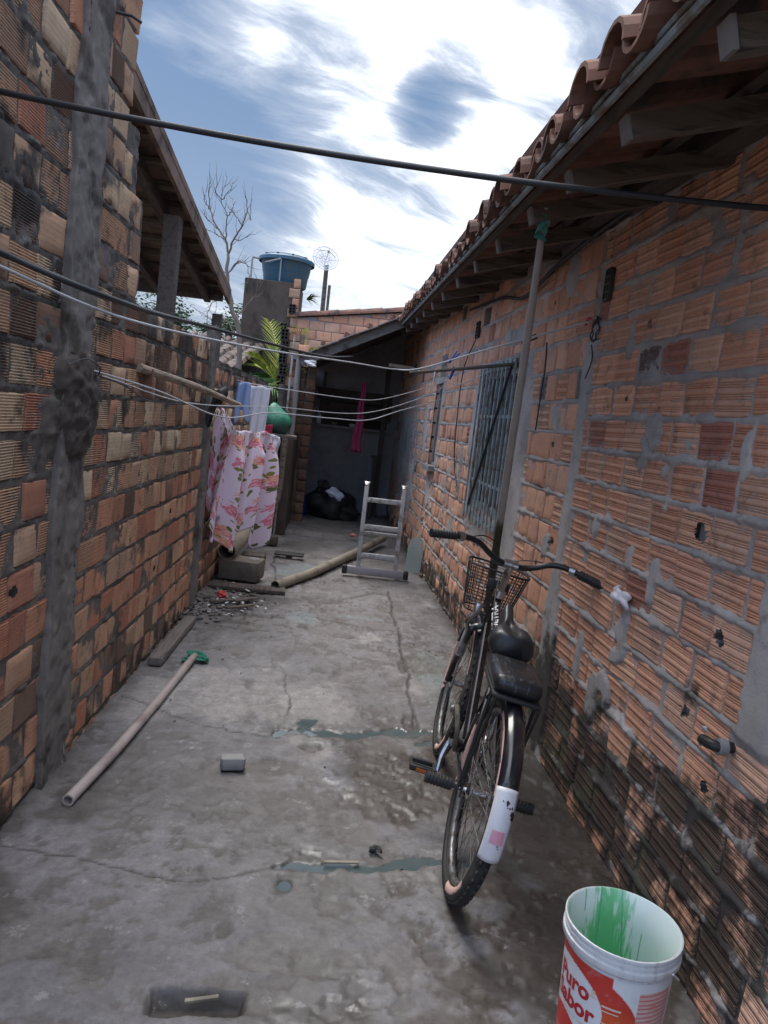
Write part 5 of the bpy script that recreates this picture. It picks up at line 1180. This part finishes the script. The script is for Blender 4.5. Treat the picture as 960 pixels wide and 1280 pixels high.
# pillion pad on its rack
g = G(); g.box((.045, .008, .735), (.255, .160, .060), bev=.024)
m, t = mk('worn_black_vinyl'); co = t.v('MULTIPLY', t.obj(), (14, 70, 14)); n = t.noise(co, 1., 4, .7, 1.2); n2 = t.noise(t.obj(), 12, 4)
fin(t, t.mix(t.ss(n, .54, .70), (.016, .016, .018), (.13, .13, .15)), .35, t.bump(n, .5, .003)); auto(g.build('pillion_pad', m, bk), 50)
g = G(); g.box((.045, .005, .698), (.27, .16, .014), bev=.004)
for s_ in (-1, 1):
    g.tube(spline([(-.08, s_*.07, .69), (.05, s_*.075, .69), (.20, s_*.07, .69), (.31, s_*.015, .65)], 5), .007, 8)
    g.tube([(-.02, s_*.075, .70), (-.005, s_*.072, .345)], .006, 8); g.tube([(-.09, s_*.07, .70), (-.01, s_*.072, .345)], .005, 8)
auto(g.build('carrier_rack', M_black, bk))
# mudguards
def guard(c, a0, a1, rad, w, mat, name, par, n=40, tail=0):
    g = G(); vs = []; m_ = 9
    for i in range(n+1):
        a = R(a0+(a1-a0)*i/n)
        for j in range(m_):
            q = (j/(m_-1)-.5)*2; rr = rad-.016*q*q; vs.append((c.x+rr*math.cos(a), q*w/2, c.z+rr*math.sin(a)))
    g.add(vs, [(i*m_+j, i*m_+j+1, (i+1)*m_+j+1, (i+1)*m_+j) for i in range(n) for j in range(m_-1)]); o = g.build(name, mat, par, True); solid(o, .0025, 0); return o
rg = guard(RA_, 25, 150, .357, .062, M_paint, 'rear_mudguard', bk)
m, t = mk('chipped_white_enamel'); p = t.obj(); n = t.noise(p, 22, 3, .5)
fin(t, t.mix(t.ss(n, .60, .615), t.mix(t.noise(p, 8, 3), (.55, .54, .58), (.66, .65, .69)), (.03, .03, .03)), .35)
wf = guard(RA_, 149, 183, .3605, .066, m, 'white_mudguard_flap', bk, 16)
mr, t = mk('faded_red_sticker'); n = t.noise(t.obj(), 30, 3); fin(t, t.mix(n, (.58, .12, .20), (.62, .42, .50)), .5)
g = G(); vs = []
for i in range(5):
    a = R(168+6*i/4)
    for j in range(5):
        q = (j/4-.5)*1.0; rr = .3625-.016*q*q; vs.append((rr*math.cos(a), q*.038, .335+rr*math.sin(a)))
g.add(vs, [(i*5+j, i*5+j+1, (i+1)*5+j+1, (i+1)*5+j) for i in range(4) for j in range(4)]); o = g.build('sticker', mr, wf); solid(o, .0006, 0)
guard(FA, 40, 120, .357, .056, M_paint, 'front_mudguard', bk)
g = G(); g.tube([(.0, -.072, .335), (0, .072, .335)], .005, 8); g.build('axle', M_chrome, bk)
for s_ in (-1, 1):
    g = G(); g.tube([(0, s_*.07, .335), (0, s_*.11, .336)], .009, 8); g.tube([(0, s_*.095, .336), (0, s_*.185, .338)], .019, 14); 
    for k in range(7): g.ring(.019, .0022, 14, 5, M=Matrix.Translation((0, s_*(.102+.012*k), .337)))
    auto(g.build('foot_peg', M_black, bk))
# drive train
MB_ = Euler((R(90), 0, 0)).to_matrix().to_4x4()
g = G(); c_ = BB+Vector((0, -.052, 0)); g.ring(.088, .005, 40, 6, M=Matrix.Translation(c_))
for k in range(5): a = k*1.2566; g.tube([c_, c_+Vector((math.cos(a)*.086, 0, math.sin(a)*.086))], .007, 6)
for k in range(40): a = k*math.pi/20; g.box(c_+Vector((math.cos(a)*.093, 0, math.sin(a)*.093)), (.006, .003, .006), (0, -a, 0))
g.build('chainring', M_chrome, bk)
g = G(); g.tube([c_+Vector((.01, 0, .092)), Vector((0, -.052, .365))], .004, 6); g.tube([c_+Vector((.01, 0, -.092)), Vector((0, -.052, .305))], .004, 6); g.build('chain', M_woodX, bk)
ca = R(-58)
for s_, name in ((1, 'left'), (-1, 'right')):
    an_ = ca if s_ == 1 else ca+math.pi; e_ = BB+Vector((math.cos(an_)*.17*-1, s_*.085, math.sin(an_)*.17*(1)))
    e_ = BB+Vector((-.04, s_*.082, -.11)) if s_ == 1 else BB+Vector((.05, -.085, .15))
    g = G(); g.tube([BB+Vector((0, s_*.055, 0)), BB+Vector((0, s_*.072, 0))], .014, 10); g.tube(spline([BB+Vector((0, s_*.068, 0)), (BB+Vector((0, s_*.08, 0))).lerp(e_, .5), e_], 4), [.013]*5+[.010]*4, 8); cr = auto(g.build('crank', M_chrome, bk))
    g = G(); pc_ = e_+Vector((0, s_*.06, 0)); 
    for dx_ in (-.032, .032): g.box(pc_+Vector((dx_, 0, 0)), (.016, .095, .024), bev=.004)
    for dy_ in (-.045, .045): g.box(pc_+Vector((0, dy_, 0)), (.07, .010, .022), bev=.003)
    g.tube([e_, pc_+Vector((0, s_*.045, 0))], .007, 8); pd = auto(g.build('pedal', M_black, cr))
    for dx_ in (-.041, .041): G().box(pc_+Vector((dx_, 0, 0)), (.003, .05, .012)).build('reflector', simple('amber_reflector', (.45, .12, .02), .3), pd)
g = G(); g.tube(spline([BB+Vector((-.06, .05, 0)), BB+Vector((-.10, .07, .09)), BB+Vector((-.03, .085, .15)), BB+Vector((.03, .07, .12))], 6), .010, 8); auto(g.build('chain_guard_hoop', M_wood, bk))
g = G(); g.lathe([(0, 0), (.022, 0), (.024, .012), (.015, .022), (0, .025)], 14, M=Matrix.Translation(BB+Vector((-.01, .085, .13))) @ Euler((R(-90), 0, 0)).to_matrix().to_4x4()); auto(g.build('bell_cap', M_chrome, bk))
# handlebar
SB = Vector((.765, 0, .985)); g = G(); g.tube([HT+Vector((0, 0, -.0)), HT+Vector((-.012, 0, .045)), SB+Vector((.0, 0, -.03)), SB], [.016, .015, .015, .017], 10); g.tube([SB-Vector((0, .03, 0)), SB+Vector((0, .03, 0))], .020, 12); g.tube([HT+Vector((0, 0, -.01)), HT+Vector((0, 0, .02))], .027, 14); auto(g.build('stem', M_chrome, bk))
hbm = simple('black_handlebar', (.014, .014, .016), .3, .1, 30)
g = G(); P = [(.765-.0, 0, .985)]; half = [(.765, 0, .985), (.765, .05, .987), (.762, .10, 1.005), (.755, .155, 1.035), (.735, .21, 1.045), (.69, .28, 1.04), (.655, .355, 1.03)]
full = [(x, -y, z) for x, y, z in half[::-1]]+half[1:]; g.tube(spline(full, 5), .0125, 10); hb = auto(g.build('handlebar', hbm, bk))
for s_ in (-1, 1):
    a = Vector((.70, s_*.265, 1.041)); b = Vector((.648, s_*.37, 1.028)); g = G(); g.tube([a, b], .0175, 12)
    for k in range(9): g.ring(.0165, .003, 12, 5, M=Matrix.Translation(a.lerp(b, (k+.5)/9)) @ Euler((0, 0, s_*R(26))).to_matrix().to_4x4())
    auto(g.build('grip', M_black, hb))
    g = G(); c_ = Vector((.725, s_*.232, 1.042)); g.tube([c_, c_+Vector((-.012, s_*.022, 0))], .020, 10); g.tube(spline([c_+Vector((.02, 0, -.01)), c_+Vector((.045, s_*.02, -.015)), c_+Vector((.03, s_*.09, -.02)), c_+Vector((.01, s_*.13, -.02))], 5), .005, 6); auto(g.build('brake_lever', M_chrome, hb))
    g = G(); g.tube(spline([c_+Vector((.04, -s_*.01, -.01)), (.85, s_*.13, 1.06), (.89, s_*.05, 1.02), (.86, s_*.03, .90), (.86, s_*.04, .78)] if s_ == 1 else [c_+Vector((.04, -s_*.01, -.01)), (.86, s_*.12, 1.02), (.88, s_*.03, .98), (.80, .02, .88), (.55, .02, .72)], 6), .0028, 6); g.build('brake_cable', M_black, hb)
# basket
bs = G(); bx0, bx1, bw = .90, 1.12, .140; zt, zb = .92, .71
def ringpts(k): # k 0 bottom, 1 top
    s_ = .72+.28*k; cx = (bx0+bx1)/2; hx = (bx1-bx0)/2*s_; hy = bw*s_; z = zb+(zt-zb)*k; P = []
    for i in range(33):
        a = 2*math.pi*i/32; c1, s1 = math.cos(a), math.sin(a); P.append(Vector((cx+hx*math.copysign(abs(c1)**.55, c1), hy*math.copysign(abs(s1)**.55, s1), z)))
    return P
bs.tube(ringpts(1), .005, 6); bs.tube(ringpts(0), .004, 6)
for k in range(1, 14): bs.tube(ringpts(k/14), .0014, 4)
for i in range(0, 32):
    bs.tube([ringpts(0)[i], ringpts(1)[i]], .0014 if i % 4 else .0028, 4)
for i in range(-4, 5): y = i*.024; bs.tube([(.92, y, zb), (1.10, y, zb)], .0014, 4)
bs.build('basket', M_black, bk)
g = G(); g.box((.885, .0, .86), (.03, .10, .05), bev=.006); g.tube([(.80, 0, .86), (.88, 0, .86)], .012, 8); auto(g.build('basket_bracket', M_black, bk))
g = G(); g.box(HB+Vector((.0, .06, .05)), (.05, .03, .05), bev=.006); g.tube(spline([HB+Vector((.03, .075, -.05)), HB+Vector((.0, .085, -.02)), HB+Vector((.0, .06, .03))], 4), .012, 8); auto(g.build('front_brake', M_chrome, bk))

# ------------------------------------------------------------------ margarine bucket in the near right corner
bu = empty('bucket', (.79, 1.60, .0)); tag(bu, 'open white plastic bucket with red and orange label and green paint inside', 'bucket')
HH = .385; RT = .134; RBt = .113
def rb_(z): return RBt+(RT-.006-RBt)*z/HH
PH = math.atan2(-1.60, -.79)
m, t = mk('bucket_white_plastic'); p = t.obj(); n = t.noise(p, 12, 4); n2 = t.noise(t.v('MULTIPLY', p, (60, 60, 6)), 1, 4)
fin(t, t.mix(t.ss(n2, .5, .72, 0, .7), (.57, .58, .60), (.36, .34, .33)), .35, None); M_bw = m
g = G(); prof = [(0, 0), (RBt-.006, 0), (RBt, .006)]+[(rb_(z), z) for z in (.1, .2, .30, HH-.052)]+[(RT-.002, HH-.050), (RT+.003, HH-.044), (RT+.003, HH-.030), (RT-.003, HH-.028), (RT-.003, HH-.021), (RT+.001, HH-.020), (RT+.001, HH-.015), (RT-.003, HH-.014), (RT-.003, HH-.008), (RT+.002, HH-.006), (RT+.002, HH), (RT-.001, HH+.001)]
g.lathe(prof, 72); auto(g.build('bucket_body', M_bw, bu), 40)
m, t = mk('bucket_inside'); X, Y, Z = t.xyz(t.obj()); a_ = t.m('ARCTAN2', Y, X)
n = t.noise(t.vec(t.m('MULTIPLY', a_, 9.), 0., t.m('MULTIPLY', Z, 10.)), 1., 5, .65, .4)
amask = t.m('SUBTRACT', 1., t.ss(t.m('ADD', t.m('ABSOLUTE', t.m('SUBTRACT', a_, 1.45)), t.m('MULTIPLY', t.m('SUBTRACT', n, .5), 2.6)), .05, .75))
smear = t.ss(t.m('ADD', t.m('MULTIPLY', amask, .62), t.m('SUBTRACT', t.m('MULTIPLY', n, .9), t.m('MULTIPLY', Z, 1.7))), .05, .50)
left = t.m('MULTIPLY', t.m('SUBTRACT', 1., t.ss(t.m('ABSOLUTE', t.m('SUBTRACT', a_, 2.75)), .1, .35)), t.ss(t.m('SUBTRACT', n, Z), .0, .3))
d1 = t.m('MULTIPLY', t.m('LESS_THAN', t.m('ABSOLUTE', t.m('SUBTRACT', a_, t.m('ADD', 1.22, t.m('MULTIPLY', t.m('SUBTRACT', .38, Z), -1.0)))), .018), 1.)
d2 = t.m('MULTIPLY', t.m('LESS_THAN', t.m('ABSOLUTE', t.m('SUBTRACT', a_, 1.62)), .022), t.ss(Z, .18, .22)); d3 = t.m('MULTIPLY', t.m('LESS_THAN', t.m('ABSOLUTE', t.m('SUBTRACT', a_, 1.98)), .014), t.m('GREATER_THAN', Z, .33)); d4 = t.m('MULTIPLY', t.m('LESS_THAN', t.m('ABSOLUTE', t.m('SUBTRACT', a_, .72)), .012), t.m('LESS_THAN', Z, .30))
dr = t.m('MAXIMUM', t.m('MAXIMUM', d1, d2), t.m('MAXIMUM', d3, d4)); base = t.mix(t.ss(Z, .1, .36), (.42, .62, .54), (.60, .68, .66))
c = t.mix(t.m('MULTIPLY', t.m('MAXIMUM', smear, left), .9), base, (.05, .42, .13)); c = t.mix(t.m('MULTIPLY', dr, .8), c, (.08, .33, .17))
fin(t, c, .3)
g = G(); g.lathe([(RT-.001, HH+.001), (RT-.005, HH-.002), (rb_(.3)-.004, .30), (rb_(.2)-.004, .2), (rb_(.1)-.004, .1), (RBt-.006, .008), (0, .006)], 72); g.build('bucket_inside', m, bu, True)
# printed label wrapped round the body: coordinates are arc angle (degrees from the camera-side) and height
def wrap(pts2, faces, name, mat, off, par=bu, thick=.0004):
    g = G(); V = []
    for (ad, z) in pts2: a = PH+R(ad); r_ = rb_(z)+off; V.append((r_*math.cos(a), r_*math.sin(a), z))
    g.add(V, faces); return g.build(name, mat, par, True)
def patch(a0, a1, z0, z1, name, mat, off, nu=40, nv=10):
    return wrap([(a0+(a1-a0)*i/nu, z0+(z1-z0)*j/nv) for j in range(nv+1) for i in range(nu+1)], [(j*(nu+1)+i, j*(nu+1)+i+1, (j+1)*(nu+1)+i+1, (j+1)*(nu+1)+i) for j in range(nv) for i in range(nu)], name, mat, off)
LZ0, LZ1 = .03, .325; NA, NZ = 150, 130
m, t = mk('label_print'); at = t.nt.nodes.new('ShaderNodeAttribute'); at.attribute_name = 'Col'; n = t.noise(t.obj(), 30, 4)
fin(t, t.mix(t.m('MULTIPLY', t.ss(n, .55, .75), .3), at.outputs['Color'], (.5, .47, .45)), .4)
aa, zz2 = np.meshgrid(np.linspace(-118, 82, NA*2), np.linspace(LZ0, LZ1, NZ)); arc = np.radians(aa)*.126
cx = math.radians(-46)*.126
col = np.ones(aa.shape+(4,)); col[..., :3] = (.60, .61, .63)
rr_ = (.47, .035, .025); og = np.array((.62, .13, .02))
d_out = np.hypot((arc-(cx+.010))/.168, (zz2-.175)/.150); out_ = (d_out < 1)|((zz2 > .285+.10*(arc-cx-.02)) & (arc < .0)& (zz2 < LZ1-.0)&(arc < cx+.13-(.33-zz2)*.0))
redc = np.array(rr_)[None, None]*np.ones(aa.shape+(1,)); gmix = np.clip(1-np.abs(zz2-.20-(arc-cx)*-.25)/.09, 0, 1)*sstep(-.02, .06, arc-cx); redc = redc*(1-gmix[..., None])+og*gmix[..., None]
col[..., :3] = np.where(out_[..., None], redc, col[..., :3])
d_in = np.hypot((arc-(cx-.02))/.108, (zz2-.215)/.088+.0); inn = d_in < 1; tail = (np.hypot((arc-(cx+.04))/.05, (zz2-.15)/.04) < 1)&(arc > cx)
col[..., :3] = np.where((inn)[..., None], np.array((.60, .60, .63)), col[..., :3])
d_r = np.hypot((arc-(cx-.03))/.075, (zz2-.105)/.065) < 1; col[..., :3] = np.where(d_r[..., None], np.array((.50, .03, .025)), col[..., :3])
pk = (arc > math.radians(28)*.126) & (arc < math.radians(72)*.126) & (zz2 < .30); nzz = fbm(arc*60, zz2*60, 7, 4)
pcc = np.array((.52, .22, .20))[None, None]*(1-nzz[..., None])+np.array((.62, .50, .48))*nzz[..., None]; stripe = (np.abs((zz2*90) % 1-.5) < .2)&(zz2 > .21)
pcc = np.where(stripe[..., None], np.array((.50, .16, .14)), pcc); col[..., :3] = np.where(pk[..., None], pcc, col[..., :3])
idx = np.arange(aa.size).reshape(aa.shape); F = np.stack([idx[:-1, :-1], idx[:-1, 1:], idx[1:, 1:], idx[1:, :-1]], -1).reshape(-1, 4)
an2 = PH+np.radians(aa); rad2 = RBt+(RT-.006-RBt)*zz2/HH+.0006
npmesh('label', np.stack([rad2*np.cos(an2), rad2*np.sin(an2), zz2], -1).reshape(-1, 3), F, m, bu, True, col.reshape(-1, 4))
M_redtx = simple('red_print', (.40, .015, .02), .45, .05); M_greytx = simple('pale_print', (.60, .45, .38), .5, .05); M_gtx = simple('grey_print', (.35, .30, .30), .5, .05)
def wrap_text(txt, size, adeg, z, mat, bold=.03, slope=0.):
    cu = bpy.data.curves.new('printing', 'FONT'); cu.body = txt; cu.size = size; cu.align_x = 'CENTER'; cu.offset = size*bold; cu.resolution_u = 6
    tmp = bpy.data.objects.new('printing', cu); COL.objects.link(tmp); dg = bpy.context.evaluated_depsgraph_get(); dg.update()
    me = bpy.data.meshes.new_from_object(tmp.evaluated_get(dg)); bpy.data.objects.remove(tmp); me.materials.clear()
    for v_ in me.vertices:
        x, y = v_.co.x, v_.co.y; zq = z+y+slope*x; a = PH+R(adeg)+x/.126; r_ = rb_(zq)+.0016; v_.co = (r_*math.cos(a), r_*math.sin(a), zq)
    return link('printing', me, mat, bu)
wrap_text('Puro', .056, -47, .238, M_redtx, .035); wrap_text('Sabor', .056, -44, .190, M_redtx, .035)
wrap_text('margarina vegetal', .013, -38, .172, M_greytx, 0); 
for (s_, a_, z_) in ((.017, -2, .252), (.010, 0, .205), (.010, 2, .190), (.018, 4, .165), (.010, 0, .130), (.010, -2, .118), (.018, -8, .085)):
    pass
# unreadable small print on the orange field is built as thin pale bars
for (a0_, a1_, z_, h_) in ((-8, 12, .246, .005), (-9, 10, .236, .003), (-6, 14, .206, .003), (-4, 12, .198, .003), (-3, 8, .172, .007), (-4, 13, .140, .003), (-3, 11, .132, .003), (-12, -4, .100, .006), (-26, -14, .255, .004), (-20, -16, .262, .012)):
    g = G(); b = 0
    for i in range(9):
        a = PH+R(a0_+(a1_-a0_)*i/8)
        for z__ in (z_, z_+h_): g.v.append(((rb_(z__)+.0014)*math.cos(a), (rb_(z__)+.0014)*math.sin(a), z__))
    g.f += [(b+2*i, b+2*i+2, b+2*i+3, b+2*i+1) for i in range(8)]; g.build('printed_line', M_greytx, bu)
g = G(); g.tube([((RT+.004)*math.cos(PH+R(a)), (RT+.004)*math.sin(PH+R(a)), HH-.038-.11*max(0, math.sin(R(a-60)))) for a in range(60, 245, 8)], .0025, 6); g.build('handle', M_white, bu)
